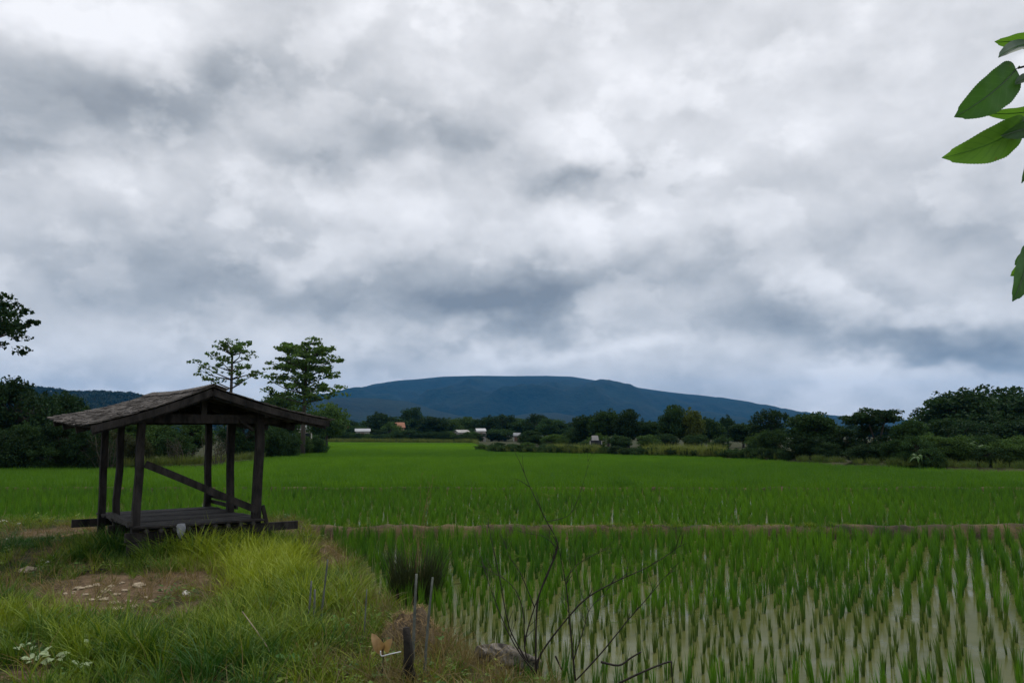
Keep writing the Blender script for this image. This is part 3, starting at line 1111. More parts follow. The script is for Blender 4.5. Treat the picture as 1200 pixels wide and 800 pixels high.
TPL = {}
for kind, seeds in (('round', (1, 2, 3)), ('broad', (4, 5)), ('upright', (6, 7)), ('bush', (8, 9, 10, 21)), ('spiky', (11, 12)), ('flat', (13,)), ('tier', (14,)), ('tier_sparse', (15,)), ('rain', (16,)), ('scrub', (17, 18))):
    TPL[kind] = [tree_template(kind, s) for s in seeds]
NAT_W = {'round': .95, 'broad': 1.25, 'upright': .70, 'bush': 1.25, 'spiky': .75, 'flat': .72, 'tier': .60, 'tier_sparse': .56, 'rain': 1.25, 'scrub': .9}
GREEN = {'leaf': (.060, .112, .032), 'dark': (.024, .052, .022), 'deep': (.034, .072, .026), 'mid': (.055, .105, .030), 'light': (.085, .150, .042), 'yellow': (.10, .135, .035), 'dull': (.045, .055, .026), 'blue': (.020, .042, .024)}
_tc = [0]


def tree(name, kind, px, ytop, Y, wpx, tone, label, group=None, cat='tree', zb=None):
    _tc[0] += 1
    i = _tc[0]
    top = P(px, ytop, Y)
    zb = float(zground(top.x, Y)) if zb is None else zb
    H = top.z - zb
    tm, cm = TPL[kind][i % len(TPL[kind])]
    root = empty(name, (top.x, Y, zb), label, cat, group)
    sx = (wpx / F * Y) / (NAT_W[kind])
    root.scale = (sx, sx * random.uniform(.85, 1.1), H)
    root.rotation_euler = (0, 0, random.uniform(0, 6.28) if kind != 'rain' else 2.2)
    a = link('stem' if cat == 'bush' else 'trunk', tm, root)
    b = link('foliage' if cat == 'bush' else 'crown', cm, root)
    c = GREEN[tone]
    v = random.uniform(.85, 1.15)
    b.color = (c[0] * v, c[1] * v, c[2] * v, 1)
    return root


# -- the two slender trees behind the hut, and the spreading tree at the left
tree('slender_tree', 'tier_sparse', 273, 399, 58, 82, 'light', 'slim sparse tree with a bare stem rising above the hut roof')
tree('slender_tree', 'tier', 359, 404, 72, 92, 'light', 'taller leafy tree with level tiers of branches beside the hut')
tree('rain_tree', 'rain', -122, 292, 36, 352, 'dark', 'spreading dark tree whose leafy limb reaches into the open sky', zb=0)
# -- left scrub
tree('bushy_tree', 'broad', 22, 447, 52, 105, 'dark', 'dense dark tree under the wooded hill left of the hut')
tree('bushy_tree', 'round', 70, 460, 56, 80, 'dark', 'smaller dark tree between the dense dark tree and hut roof')
GB = 'bushes along the field edge behind the hut'
LB = 'tangled green bush at the field edge seen past the hut'
for (px, yt, Y, w, k, tone) in ((8, 500, 43, 70, 'bush', 'dark'), (40, 492, 45, 70, 'bush', 'deep'), (78, 490, 44, 62, 'bush', 'dark'), (108, 497, 43, 60, 'bush', 'dark'), (60, 515, 43, 50, 'bush', 'deep'),
                                (135, 500, 46, 46, 'bush', 'dull'), (150, 492, 52, 60, 'bush', 'mid'), (182, 488, 55, 60, 'bush', 'mid'), (205, 500, 48, 44, 'bush', 'deep'), (228, 492, 56, 56, 'round', 'mid'),
                                (285, 486, 60, 60, 'bush', 'deep'), (318, 494, 64, 46, 'bush', 'deep'), (338, 505, 66, 36, 'bush', 'deep'), (-35, 488, 44, 80, 'bush', 'dark'), (120, 520, 43, 40, 'bush', 'dark'),
                                (300, 508, 62, 30, 'bush', 'mid'), (372, 508, 76, 26, 'bush', 'deep'), (352, 506, 74, 30, 'bush', 'mid'), (165, 512, 45, 36, 'bush', 'dull')):
    tree('field_bush', k, px, yt, Y, w, tone, LB, GB, 'bush')
for (px, yt, Y, w) in ((128, 508, 42.5, 44), (258, 505, 47, 40), (210, 512, 46, 34)):
    tree('bare_scrub', 'scrub', px, yt, Y, w, 'dull', 'thin half-bare brown scrub at the field edge seen past the hut', 'half-bare scrub behind the hut', 'bush')
tree('shade_tree', 'broad', 336, 460, 100, 66, 'mid', 'dark rounded tree behind the tiered tree, over white roofs')
tree('shade_tree', 'broad', 384, 472, 108, 56, 'leaf', 'dark tree at the foot of the hills right of the tiered tree')

# -- far tree line around the village
GV, LV = 'trees around the village', 'small dark tree among the far village houses under the mountain'
for (px, yt, Y, w, k, tone) in ((388, 493, 186, 26, 'round', 'deep'), (408, 495, 192, 24, 'round', 'dark'), (446, 487, 190, 30, 'round', 'dark'), (432, 497, 205, 24, 'round', 'deep'), (458, 497, 186, 22, 'bush', 'mid'),
                                (468, 492, 206, 24, 'upright', 'deep'), (484, 481, 210, 24, 'round', 'deep'), (508, 490, 182, 30, 'round', 'dark'), (527, 494, 192, 26, 'round', 'mid'), (545, 492, 200, 26, 'round', 'mid'),
                                (560, 496, 198, 26, 'broad', 'deep'), (576, 491, 186, 28, 'round', 'dark'), (592, 489, 188, 26, 'spiky', 'dark'), (610, 496, 184, 28, 'round', 'deep'), (628, 490, 176, 30, 'broad', 'dark'),
                                (646, 494, 170, 28, 'round', 'deep'), (660, 499, 172, 24, 'bush', 'deep'), (418, 500, 182, 20, 'bush', 'deep'), (395, 503, 180, 26, 'bush', 'deep'), (470, 506, 180, 22, 'bush', 'mid'),
                                (490, 504, 181, 24, 'bush', 'deep'), (440, 505, 180, 24, 'bush', 'dark'), (550, 506, 181, 20, 'bush', 'deep'), (585, 505, 180, 30, 'bush', 'deep'), (520, 505, 181, 24, 'bush', 'dark')):
    tree('village_tree', k, px, yt - 4, Y, w * 1.35, tone, LV, GV)
GH, LH = 'trees behind the hedge', 'dark leafy tree behind the low hedge across the paddy'
for (px, yt, Y, w, k, tone) in ((688, 487, 105, 34, 'round', 'dark'), (712, 483, 100, 40, 'round', 'deep'), (736, 482, 96, 38, 'round', 'dark'), (760, 494, 100, 32, 'round', 'deep'), (830, 492, 96, 36, 'round', 'deep'),
                                (852, 490, 120, 18, 'upright', 'dark'), (870, 497, 98, 34, 'round', 'dark'), (888, 505, 85, 36, 'bush', 'mid'), (672, 500, 112, 30, 'bush', 'deep'), (622, 503, 110, 36, 'bush', 'deep'),
                                (650, 506, 100, 34, 'bush', 'mid'), (700, 505, 90, 34, 'bush', 'mid'), (725, 507, 86, 30, 'bush', 'deep'), (760, 508, 84, 34, 'bush', 'mid'), (815, 506, 84, 34, 'bush', 'deep'),
                                (845, 508, 82, 34, 'bush', 'deep'), (566, 518, 92, 20, 'bush', 'mid'), (584, 517, 88, 22, 'bush', 'deep'), (600, 518, 84, 20, 'bush', 'deep'), (618, 516, 90, 22, 'bush', 'mid'), (640, 518, 80, 22, 'bush', 'deep'), (685, 516, 84, 22, 'bush', 'deep'), (780, 505, 86, 30, 'bush', 'dark')):
    tree('hedgerow_tree', k, px, yt - (3 if yt < 500 else -1), Y, w * (1.15 if yt < 500 else 1.0), tone, LH, GH)
tree('rounded_tree', 'round', 789, 474, 92, 44, 'deep', 'tall rounded tree behind the hedge, next to the yellow-green one')
tree('flowering_tree', 'upright', 809, 477, 91, 30, 'yellow', 'yellow-green crowned tree behind the low hedge')
tree('feathery_tree', 'spiky', 902, 479, 88, 44, 'dark', 'dark tree with feathery jagged top between hedge and round tree')
tree('feathery_tree', 'bush', 905, 500, 62, 42, 'deep', 'dark bush below the feathery jagged tree', cat='bush')
tree('round_tree', 'round', 950, 480, 56, 62, 'deep', 'broad round dark tree at the paddy edge')
tree('round_tree', 'bush', 948, 505, 55, 58, 'dark', 'dark undergrowth at the foot of the broad round tree', cat='bush')
tree('small_tree', 'bush', 986, 500, 58, 40, 'dark', 'low dark tree between the round tree and flat-topped tree')
tree('flat_topped_tree', 'flat', 1021, 477, 55, 56, 'dark', 'flat-topped open tree with bare stems at the paddy edge')
tree('big_tree', 'round', 1120, 456, 74, 98, 'dark', 'tall dense dark tree above the shrubs, nearest the flat-topped tree')
tree('big_tree', 'broad', 1172, 452, 78, 120, 'dark', 'tallest dense dark tree with wide crown above the shrubs')
tree('big_tree', 'round', 1225, 470, 76, 90, 'dark', 'dense dark tree beside the tallest wide-crowned tree')
tree('under_tree', 'bush', 1112, 486, 68, 84, 'dark', 'dark thicket filling the space under the tall tree nearest the flat-topped one')
tree('under_tree', 'bush', 1162, 482, 70, 92, 'dark', 'dark thicket filling the space under the tallest wide-crowned tree')
tree('under_tree', 'bush', 1214, 484, 68, 84, 'dark', 'dark thicket below the tree beside the tallest wide-crowned tree')
tree('shrub_tree', 'round', 1066, 490, 52, 46, 'deep', 'small rounded tree between flat-topped tree and the tall dark pair')
GS, LS = 'shrubs under the tall dark trees', 'leafy green shrub below the tall dark trees at the paddy edge'
for (px, yt, Y, w, tone) in ((1050, 512, 46, 40, 'deep'), (1072, 508, 45, 46, 'deep'), (1098, 506, 46, 56, 'mid'), (1124, 510, 45, 52, 'mid'), (1150, 506, 46, 56, 'deep'), (1176, 512, 44, 52, 'mid'), (1202, 506, 45, 56, 'mid'),
                             (1090, 524, 43.5, 40, 'deep'), (1160, 522, 43.5, 44, 'deep'), (1010, 518, 49, 40, 'dark'), (1032, 516, 49, 36, 'dark'), (970, 518, 53, 36, 'dark'), (1235, 505, 45, 60, 'deep'), (1060, 524, 45, 34, 'deep')):
    tree('edge_shrub', 'bush', px, yt, Y, w, tone, LS, GS, 'bush')
for k in range(24):
    px = 372 + k * 8.2 + random.uniform(-2, 2)
    tree('garden_bush', 'bush', px, 505.5 + random.uniform(-2, 3.5), 176.2 + random.uniform(-.5, .8), random.uniform(16, 25), random.choice(('mid', 'deep', 'deep', 'dark')), 'low garden bush before the far village houses at the field edge', 'garden bushes before the village', 'bush')
for k in range(46):
    px = 376 + k * 14.5 + random.uniform(-4, 4)
    tree('background_tree', random.choice(('round', 'broad', 'round', 'spiky')), px, np.interp(px, [380, 640, 700, 1000], [496, 495, 499, 501]) + random.uniform(-5, 4), 215 + random.uniform(0, 40), random.uniform(28, 42), random.choice(('deep', 'dark', 'mid', 'deep')),
         'dim dark tree in the rearmost row below the mountain foot', 'rearmost row of trees')
# -- low hedge bushes along the far dyke
for k in range(26):
    px = 566 + k * 14.2
    Yb = float(np.interp((px - 600) / F, _ba, _by))
    yt = np.interp(px, [560, 700, 800, 920], [520.5, 521, 524, 524]) + random.uniform(-1.5, 1.5)
    tree('low_hedge_bush', 'bush', px, yt, Yb + 2.2, random.uniform(22, 30), random.choice(('dark', 'deep', 'deep')), 'low dark bush in the hedge along the far dyke', 'low hedge along the far dyke', 'bush', zb=-.35)


# -- woods on the left hill
def hill_woods():
    me = HILL.data
    co = np.empty(len(me.vertices) * 3, np.float32); me.vertices.foreach_get('co', co); co = co.reshape(-1, 3)
    co = co[(co[:, 2] > 2) & (co[:, 1] < 1280)]
    n = 5200
    i = RG.integers(0, len(co), n)
    p = co[i] + np.stack([RG.uniform(-6, 6, n), RG.uniform(-9, 9, n), np.full(n, -1.5)], 1)
    rg = np.random.default_rng(3)
    src = []
    for k in range(3):
        cl = [((rg.uniform(-.25, .25), rg.uniform(-.25, .25), rg.uniform(.35, .8)), (.25, .25, .2), 40) for _ in range(7)]
        m = crown_mesh('wood_crown', cl, .16, rg)
        m.materials.clear(); m.materials.append(M['wood'])
        src.append(m)
    s = RG.uniform(5, 9.5, n)
    scatter('hill_woods', p, rand_rot(n, .05), np.stack([s * 1.1, s * 1.1, s], 1), RG.integers(0, 3, n), RG.random(n), src, 'dark woodland covering the low hill', 'forest')


M['wood'] = leafmat('wood', (0.010, 0.022, 0.014), (0.022, 0.042, 0.020), 0.15)
hill_woods()


# -- banana plants
def banana(px, ytop, Y, label):
    top = P(px, ytop, Y)
    zb = float(zground(top.x, Y))
    H = top.z - zb
    base = Vector((top.x, Y, zb))
    root = empty('banana_plant', base, label, 'banana plant', 'banana plants under the tall dark trees')
    MB().tube([base, base + Vector((.03, 0, H * .3)), base + Vector((.0, 0, H * .58))], [.10, .085, .05], 8).build('pseudostem', M['banana'], root, True)
    for k in range(10):
        a = k * 2.4 + random.uniform(-.3, .3)
        d = Vector((math.cos(a), math.sin(a), 0)); sd_ = Vector((-d.y, d.x, 0))
        L_ = H * random.uniform(.5, .7)
        V, Fc = [], []
        up = random.uniform(.7, 1.9)
        for q in range(9):
            t = q / 8
            c = base + Vector((0, 0, H * .5)) + d * (L_ * t * .6) + Vector((0, 0, L_ * (up * t - (up + .25) * t * t * .9)))
            w = L_ * .11 * math.sin(math.pi * min(1, .12 + t * .9)) + .005
            for s_, dz in ((-1, -.35), (0, 0), (1, -.35)):
                V.append(c + sd_ * (w * s_) + Vector((0, 0, dz * w)))
        for q in range(8):
            for s_ in range(2):
                i = q * 3 + s_
                Fc.append((i, i + 1, i + 4, i + 3))
        m = MB(); m.add(V, Fc); m.build('leaf', M['banana'], root, True)


for (px, yt, Y) in ((1076, 522, 43.4), (1134, 507, 45.0), (1148, 513, 44.6)):
    banana(px, yt, Y, 'banana plant with arching pale leaves among the edge shrubs')


# ------------------------------------------------------------------ village houses
def house(px, yroof, Y, wpx, roofm, wallm, label, rz=0.0, eave=2.3):
    top = P(px, yroof, Y)
    W = wpx / F * Y
    zb = float(zground(top.x, Y))
    H = max(top.z - zb, eave + .6)
    D = W * .8
    root = empty('village_house', (top.x, Y, zb), label, 'house')
    e = min(eave, H - .5)
    w2, d2 = W / 2 * .88, D / 2 * .88

    def box(name, x0, x1, y0, y1, z0, z1, mat, par):
        V = [(x, y, z) for z in (z0, z1) for x, y in ((x0, y0), (x1, y0), (x1, y1), (x0, y1))]
        return link(name, mesh_from(name, V, [(3, 2, 1, 0), (4, 5, 6, 7), (0, 1, 5, 4), (1, 2, 6, 5), (2, 3, 7, 6), (3, 0, 4, 7)], mat), par)
    box('wall', -w2, w2, -d2, d2, 0, e + .05, wallm, root)
    for sy in (-1, 1):     # gabled roof with ridge along x
        V = [(-W / 2, sy * D / 2, e), (W / 2, sy * D / 2, e), (W / 2, 0, H), (-W / 2, 0, H)]
        V += [(a, b, c + .07) for a, b, c in V]
        link('roof_slope', mesh_from('roof_slope', V, [(0, 1, 2, 3), (7, 6, 5, 4), (0, 4, 5, 1), (1, 5, 6, 2), (2, 6, 7, 3), (3, 7, 4, 0)], roofm), root)
    V = [(s * w2, y, z) for s in (-1, 1) for y, z in ((-d2, e), (d2, e), (0, H - .12))]
    link('gable', mesh_from('gable', V, [(0, 1, 2), (3, 5, 4)], wallm), root)
    box('door', -.45, .45, -d2 - .04, -d2 + .01, .02, min(2.0, e - .2), M['door'], root)
    for s in (-1, 1):
        wn = box('window', s * w2 * .6 - .5, s * w2 * .6 + .5, -d2 - .05, -d2 + .01, 1.0, min(1.9, e - .25), wallm, root)
        box('pane', s * w2 * .6 - .42, s * w2 * .6 + .42, -d2 - .06, -d2 - .03, 1.07, min(1.83, e - .32), M['glass'], wn)
    root.rotation_euler = (0, 0, rz)
    return root


house(425, 502.5, 178, 18, M['roof_white'], M['wall'], 'white metal roofed house among trees right of the tiered tree', .2)
house(436, 501, 196, 12, M['roof_white'], M['wall'], 'small white roofed shed beside the white metal roofed house', .5)
house(398, 496, 188, 17, M['roof_orange'], M['brickwall'], 'orange tile roofed house nearest the tiered tree', -.2, 3.2)
house(464, 495, 196, 20, M['roof_orange'], M['brickwall'], 'brownish orange roofed house between two dark round village trees', .3, 3.2)
house(357, 499.5, 112, 18, M['roof_white'], M['wall'], 'white roofed building behind the stem of the tiered tree', .1, 2.3)
house(541, 510.5, 178.5, 17, M['roof_grey'], M['wall'], 'grey roofed house with pale walls at the far field edge', .6, 2.0)
house(563, 504.5, 178, 12, M['roof_white'], M['wall'], 'little white roofed house right of the grey roofed house', .3)
house(477, 511, 177.5, 8, M['roof_white'], M['wall'], 'tiny white hut low at the far field edge', .2, 1.3)
house(606, 511, 178, 9, M['roof_white'], M['wall'], 'tiny pale hut under dark trees before the mountain', -.3, 1.3)
house(673, 505.5, 135, 10, M['roof_orange'], M['wall'], 'orange gabled house with white wall behind the low hedge', .9, 1.7)
house(697, 513, 82, 8, M['roof_grey'], M['wall'], 'small white walled shed behind the low hedge', .3, .9)


# ------------------------------------------------------------------ the hut
def build_hut():
    th = R(38)
    t = Vector((math.cos(th), math.sin(th), 0)); e = Vector((-math.sin(th), math.cos(th), 0))
    p6 = Vector((-3.89, 11.93, 0))
    hw = .856
    C0 = p6 - t * hw
    H = lambda s, l, z: C0 + t * s + e * l + Vector((0, 0, z))
    root = empty('field_hut', H(0, 1.2, 0), 'weathered open-sided wooden rest hut with old thatched roof and raised platform', 'hut')
    W, GW = M['old_wood'], M['grey_wood']
    UP = Vector((0, 0, 1))
    up = lambda a, b: None
    # posts: (s, l, lean along t, top z)
    for (s, l, ln, zt, w) in ((-hw, 0, .03, 2.05, .115), (-hw, 1.2, .01, 2.05, .105), (-hw, 2.15, -.06, 2.06, .115), (hw, 0, -.01, 2.05, .135), (hw, 1.18, -.05, 2.05, .115), (hw, 2.42, -.06, 2.05, .115)):
        w *= .90
        MB().bar(H(s, l, -.12), H(s + ln, l, zt), w, w, e, .013, w * .92, w * .92).build('post', W, root)
    # roof corners
    zr0, zr1 = 2.405, 2.43
    RF, RB = H(.0, -.36, zr0), H(.0, 3.15, zr1)
    LF, LB = H(-1.56, -.36, 1.86), H(-1.56, 3.15, 2.00)
    EF, EB = H(1.85, -.36, 1.955), H(1.80, 3.15, 1.97)

    def slope(side, a, b):        # a: 0 ridge..1 eave, b: 0 front..1 back
        f, k = (LF, LB) if side < 0 else (EF, EB)
        p = RF.lerp(RB, b).lerp(f.lerp(k, b), a)
        p.z += -.04 * math.sin(math.pi * a) - .03 * math.sin(math.pi * b)
        return p
    # beams
    for l in (0, 1.2, 2.35):
        MB().bar(H(-hw - .30, l, 1.965), H(hw + .30, l, 1.975), .07, .13, UP, .006).build('tie_beam', W, root)
        MB().bar(H(.0, l, 2.0), H(.0, l, 2.32), .08, .08, e, .004).build('king_post', W, root)
    for s in (-hw, hw):
        MB().bar(H(s + .01, -.30, 2.04), H(s - .03, 3.0, 2.07), .08, .09, UP, .006).build('wall_plate', W, root)
    MB().bar(RF + Vector((0, 0, -.11)) + e * .05, RB + Vector((0, 0, -.11)) - e * .05, .07, .10, UP, .004).build('ridge_beam', W, root)
    for side in (-1, 1):
        for b in (.012, .36, .70, .985):
            a0, a1 = slope(side, .0, b), slope(side, .5, b), 
            q0, q1 = slope(side, .02, b) - UP * .085, slope(side, .97, b) - UP * .085
            m = MB()
            mid = slope(side, .5, b) - UP * .085
            m.bar(q0, mid, .055, .11, UP); m.bar(mid, q1, .055, .11, UP)
            m.build('rafter', W, root)
        for a in (.14, .36, .58, .78, .95):
            m = MB(); m.bar(slope(side, a, .0) - UP * .035, slope(side, a, .5) - UP * .035, .045, .04, UP, .004)
            m.bar(slope(side, a, .5) - UP * .035, slope(side, a, 1.0) - UP * .035, .045, .04, UP, .004)
            m.build('purlin', W, root)
        # thatch, course over course from eave to ridge
        NC = 14
        rg = random.Random(40 + side)
        for c in range(NC):
            a1 = 1.03 - c * (1.0 / NC)
            a0 = max(a1 - 1.75 / NC, -.012)
            m = MB()
            nfl = 46
            for q in range(nfl):
                b0 = -.018 + 1.036 * q / nfl + rg.uniform(-.004, .004)
                b1 = -.018 + 1.036 * (q + 1.15) / nfl + rg.uniform(-.004, .004)
                j0, j1 = rg.uniform(-.012, .02), rg.uniform(-.012, .02)
                lift = rg.uniform(.0, .014)
                z0 = UP * (.004 + .001 * c)
                z1 = UP * (.016 + lift)
                A, B = slope(side, a0, b0) + z0, slope(side, a0, b1) + z0
                Cc, D = slope(side, a1 + j1, b1) + z1 + UP * rg.uniform(-.008, .008), slope(side, a1 + j0, b0) + z1 + UP * rg.uniform(-.008, .008)
                k = UP * rg.uniform(.006, .013)
                V = [A, B, Cc, D, A + k, B + k, Cc + k, D + k]
                m.add(V, [(3, 2, 1, 0), (4, 5, 6, 7), (0, 1, 5, 4), (1, 2, 6, 5), (2, 3, 7, 6), (3, 0, 4, 7)])
            m.build('thatch_course', M['thatch'], root)
    # ridge cap
    m = MB()
    for side in (-1, 1):
        for q in range(30):
            b0, b1 = q / 30 - .02, (q + 1.2) / 30 - .02
            j = random.uniform(-.02, .02)
            A, B = slope(1, 0, b0) + UP * .045, slope(1, 0, b1) + UP * .045
            Cc, D = slope(side, .105 + j, b1) + UP * .042, slope(side, .105 + j, b0) + UP * .042
            k = UP * .018
            V = [A, B, Cc, D, A + k, B + k, Cc + k, D + k]
            m.add(V, [(3, 2, 1, 0), (4, 5, 6, 7), (0, 1, 5, 4), (1, 2, 6, 5), (2, 3, 7, 6), (3, 0, 4, 7)])
    m.build('ridge_cap', M['thatch'], root)
    for side in (-1, 1):           # barge boards on the front gable
        m = MB()
        n = 4
        for k in range(n):
            a0, a1 = slope(side, k / n * .98, -.012) - UP * .06, slope(side, (k + 1) / n * .98, -.012) - UP * .06
            m.bar(a0, a1, .03, .095, UP)
        m.build('barge_board', W, root)
    # weathered boards closing the far gable
    for k in range(11):
        s0 = -1.25 + k * .245
        for sg in (0,):
            zt = slope(-1 if s0 < 0 else 1, min(.97, abs(s0) / 1.62), .72).z - .06
            if zt > 2.06: MB().bar(H(s0, 2.40, 1.93), H(s0, 2.40, zt), .235, .02, e).build('gable_board', W, root)
    # platform
    for l in (.02, 1.18, 2.36):
        xs = (-hw - .12, hw + (.62 if l < .1 else .12))
        if l > 2: xs = (-hw - .42, hw + .12)
        MB().bar(H(xs[0], l - .085, .335), H(xs[1], l - .085, .345), .065, .12, UP, .005).build('bearer', W, root)
    for k in range(9):
        s = -hw + .12 + k * (2 * hw - .24) / 8
        MB().tube([H(s, -.22, .42), H(s, 1.2, .425), H(s, 2.5, .42)], [.030, .028, .030], 8, .08).build('joist', GW, root)
    for k in range(12):
        l = -.10 + k * .213
        o = random.uniform(-.03, .03)
        MB().bar(H(-hw - .05 + o, l, .467), H(hw + .06 + o, l, .467 + random.uniform(-.004, .004)), .195, .026, UP, .003).build('floor_board', GW if k % 3 else W, root)
    MB().bar(H(-hw - .07, -.08, .515), H(-hw - .05, 1.3, .54), .07, .06, UP, .004).build('side_rail', GW, root)
    for z in (.55, .64):
        MB().bar(H(hw + .07, 1.1, z), H(hw + .07, 2.45, z + .01), .03, .06, UP, .003).build('side_rail', W, root)
    MB().bar(H(-hw - .1, -.10, .18), H(hw + .1, -.10, .17), .05, .16, UP, .006).build('skirt_board', W, root)
    # diagonal brace from the leaning front post to the other corner
    MB().bar(H(-hw + .08, -.085, 1.33), H(hw - .02, -.085, .60), .045, .10, UP, .004).build('brace', W, root)
    # leaning prop outside the near post
    MB().bar(H(hw + .27, -.02, -.03), H(hw + .10, .05, .66), .05, .05, e, .004).build('prop', W, root)
    MB().bar(H(hw - .12, -.05, 1.80), H(hw - .34, -.05, 1.96), .04, .05, e).build('bracket', W, root)

    # cloth hanging on the platform edge
    c = H(-.30, -.22, .42)
    V, Fc = [], []
    n = 10
    for r_ in range(7):
        for q in range(n):
            a = 6.283 * q / n
            rr = (.05, .065, .055, .06, .045, .03, .012)[r_] * random.uniform(.6, 1.3)
            V.append(c + t * (math.cos(a) * rr) + e * (math.sin(a) * rr * .5 - .02) + UP * (.075 - r_ * .035 + random.uniform(-.008, .008)))
    for r_ in range(6):
        for q in range(n):
            Fc.append((r_ * n + q, r_ * n + (q + 1) % n, (r_ + 1) * n + (q + 1) % n, (r_ + 1) * n + q))
    Fc += [tuple(range(n - 1, -1, -1)), tuple(range(6 * n, 7 * n))]
    m = MB(); m.add(V, Fc)
    tag(m.build('cloth_bundle', M['bag'], None, True, c), 'pale grey bundle hanging over the front edge of the hut platform', 'bundle')
    return H


HUT = build_hut()


# ------------------------------------------------------------------ stones and litter
def rock(p, sx, sy, sz, mat, name='stone', label='', group=None, cat='stone', seed=None, n=9):
    rg = random.Random(seed if seed is not None else int(p.x * 1000) + int(p.y * 777))
    V, Fc = [], []
    off = Vector((rg.uniform(0, 50), rg.uniform(0, 50), 0))
    rows = 6
    for r_ in range(rows):
        ph = math.pi * r_ / (rows - 1)
        for q in range(n):
            a = 6.283 * q / n
            d = Vector((math.sin(ph) * math.cos(a), math.sin(ph) * math.sin(a), math.cos(ph)))
            k = 1 + .45 * noise.noise(d * 1.6 + off) + .2 * noise.noise(d * 4 + off)
            V.append(Vector((d.x * sx * k, d.y * sy * k, d.z * sz * k + sz * .3)))
    for r_ in range(rows - 1):
        for q in range(n):
            Fc.append((r_ * n + q, r_ * n + (q + 1) % n, (r_ + 1) * n + (q + 1) % n, (r_ + 1) * n + q))
    o = link(name, mesh_from(name, V, Fc, mat), None, p)
    o.rotation_euler = (0, 0, rg.uniform(0, 6.28))
    return tag(o, label, cat, group)


def gpt(px, py):
    g = G(px, py, 0)
    for _ in range(4):
        g = G(px, py, float(zground(g.x, g.y)))
    return g


LST = 'small pale stone lying on the bare brown soil patch'
GST = 'stones on the bare soil patch'
for (px, py, w) in ((92, 690, 9), (104, 688, 7), (113, 686, 8), (100, 697, 6), (124, 693, 9), (136, 697, 7), (146, 692, 6), (122, 703, 9), (134, 707, 10), (137, 714, 11), (117, 700, 6), (86, 694, 5),
                    (163, 687, 12), (157, 711, 8), (171, 700, 5), (178, 704, 5), (200, 699, 5), (130, 687, 6), (108, 703, 6), (150, 704, 5), (76, 696, 5), (188, 692, 4), (143, 683, 5), (220, 722, 4)):
    g = gpt(px, py); s = w / F * g.y * .72
    rock(g, s, s * .8, s * .38, M['stone'], label=LST, group=GST)
g = gpt(32, 669); rock(g, .13, .10, .045, M['stone'], label='flat cream stone half sunk in grass beside the bare soil', seed=3)
g = gpt(218, 698); rock(g, .06, .045, .045, M['white_stone'], label='bright white angular stone at the grassy end of the bare soil', seed=5)
g = gpt(316, 635); rock(g, .13, .10, .07, M['grey_wood'], label='grey block at the foot of the leaning hut prop', seed=6)
for (px, py, w) in ((50, 657, 6), (56, 659, 5), (20, 639, 6), (15, 640, 4), (4, 612, 8), (22, 614, 5), (8, 632, 4), (350, 632, 6), (344, 634, 5), (130, 733, 4), (62, 651, 4)):
    g = gpt(px, py); s = w / F * g.y * .5
    rock(g, s, s * .8, s * .6, M['white_stone'], name='white_stone', label='little white stone showing through the bank grass', group='white stones in the grass')
for (px, py, w) in ((276, 624, 7), (281, 621, 5), (270, 622, 5), (288, 623, 5)):
    g = gpt(px, py); s = w / F * g.y * .5
    rock(g, s, s * .8, s * .6, M['white_stone'], name='litter', label='crumpled white scrap lying under the hut platform', group='white scraps under the hut', cat='litter')


def stick(name, a, b, r, mat, label, cat, group=None, sag=.04):
    a, b = Vector(a), Vector(b)
    m1 = a.lerp(b, .4) + Vector((random.uniform(-sag, sag), random.uniform(-sag, sag), random.uniform(0, sag) * .4)) * (b - a).length
    pts = curve_pts([a, m1, b], 3)
    mb = MB().tube(pts, [r * (1 - .4 * k / len(pts)) for k in range(len(pts))], 6, .1)
    return tag(mb.build(name, mat, None, True, a), label, cat, group)


for (x0, y0, x1, y1) in ((78, 675, 118, 668), (84, 668, 124, 672), (95, 674, 112, 664), (100, 666, 128, 667), (112, 672, 126, 658), (88, 671, 108, 673)):
    stick('twig', gpt(x0, y0) + Vector((0, 0, .02)), gpt(x1, y1) + Vector((0, 0, .05)), .009, M['twig'], 'dark twig in the brushwood heap on bare soil', 'twig', 'brushwood heap')
stick('broken_plank', gpt(73, 632) + Vector((0, 0, .03)), gpt(97, 629) + Vector((0, 0, .06)), .045, M['dead_leaf'], 'short pinkish broken branch on the ground left of the hut', 'branch')
stick('driftwood', gpt(48, 632) + Vector((0, 0, .02)), gpt(76, 630) + Vector((0, 0, .03)), .02, M['grey_wood'], 'pale grey stick lying beside the pinkish branch', 'stick')


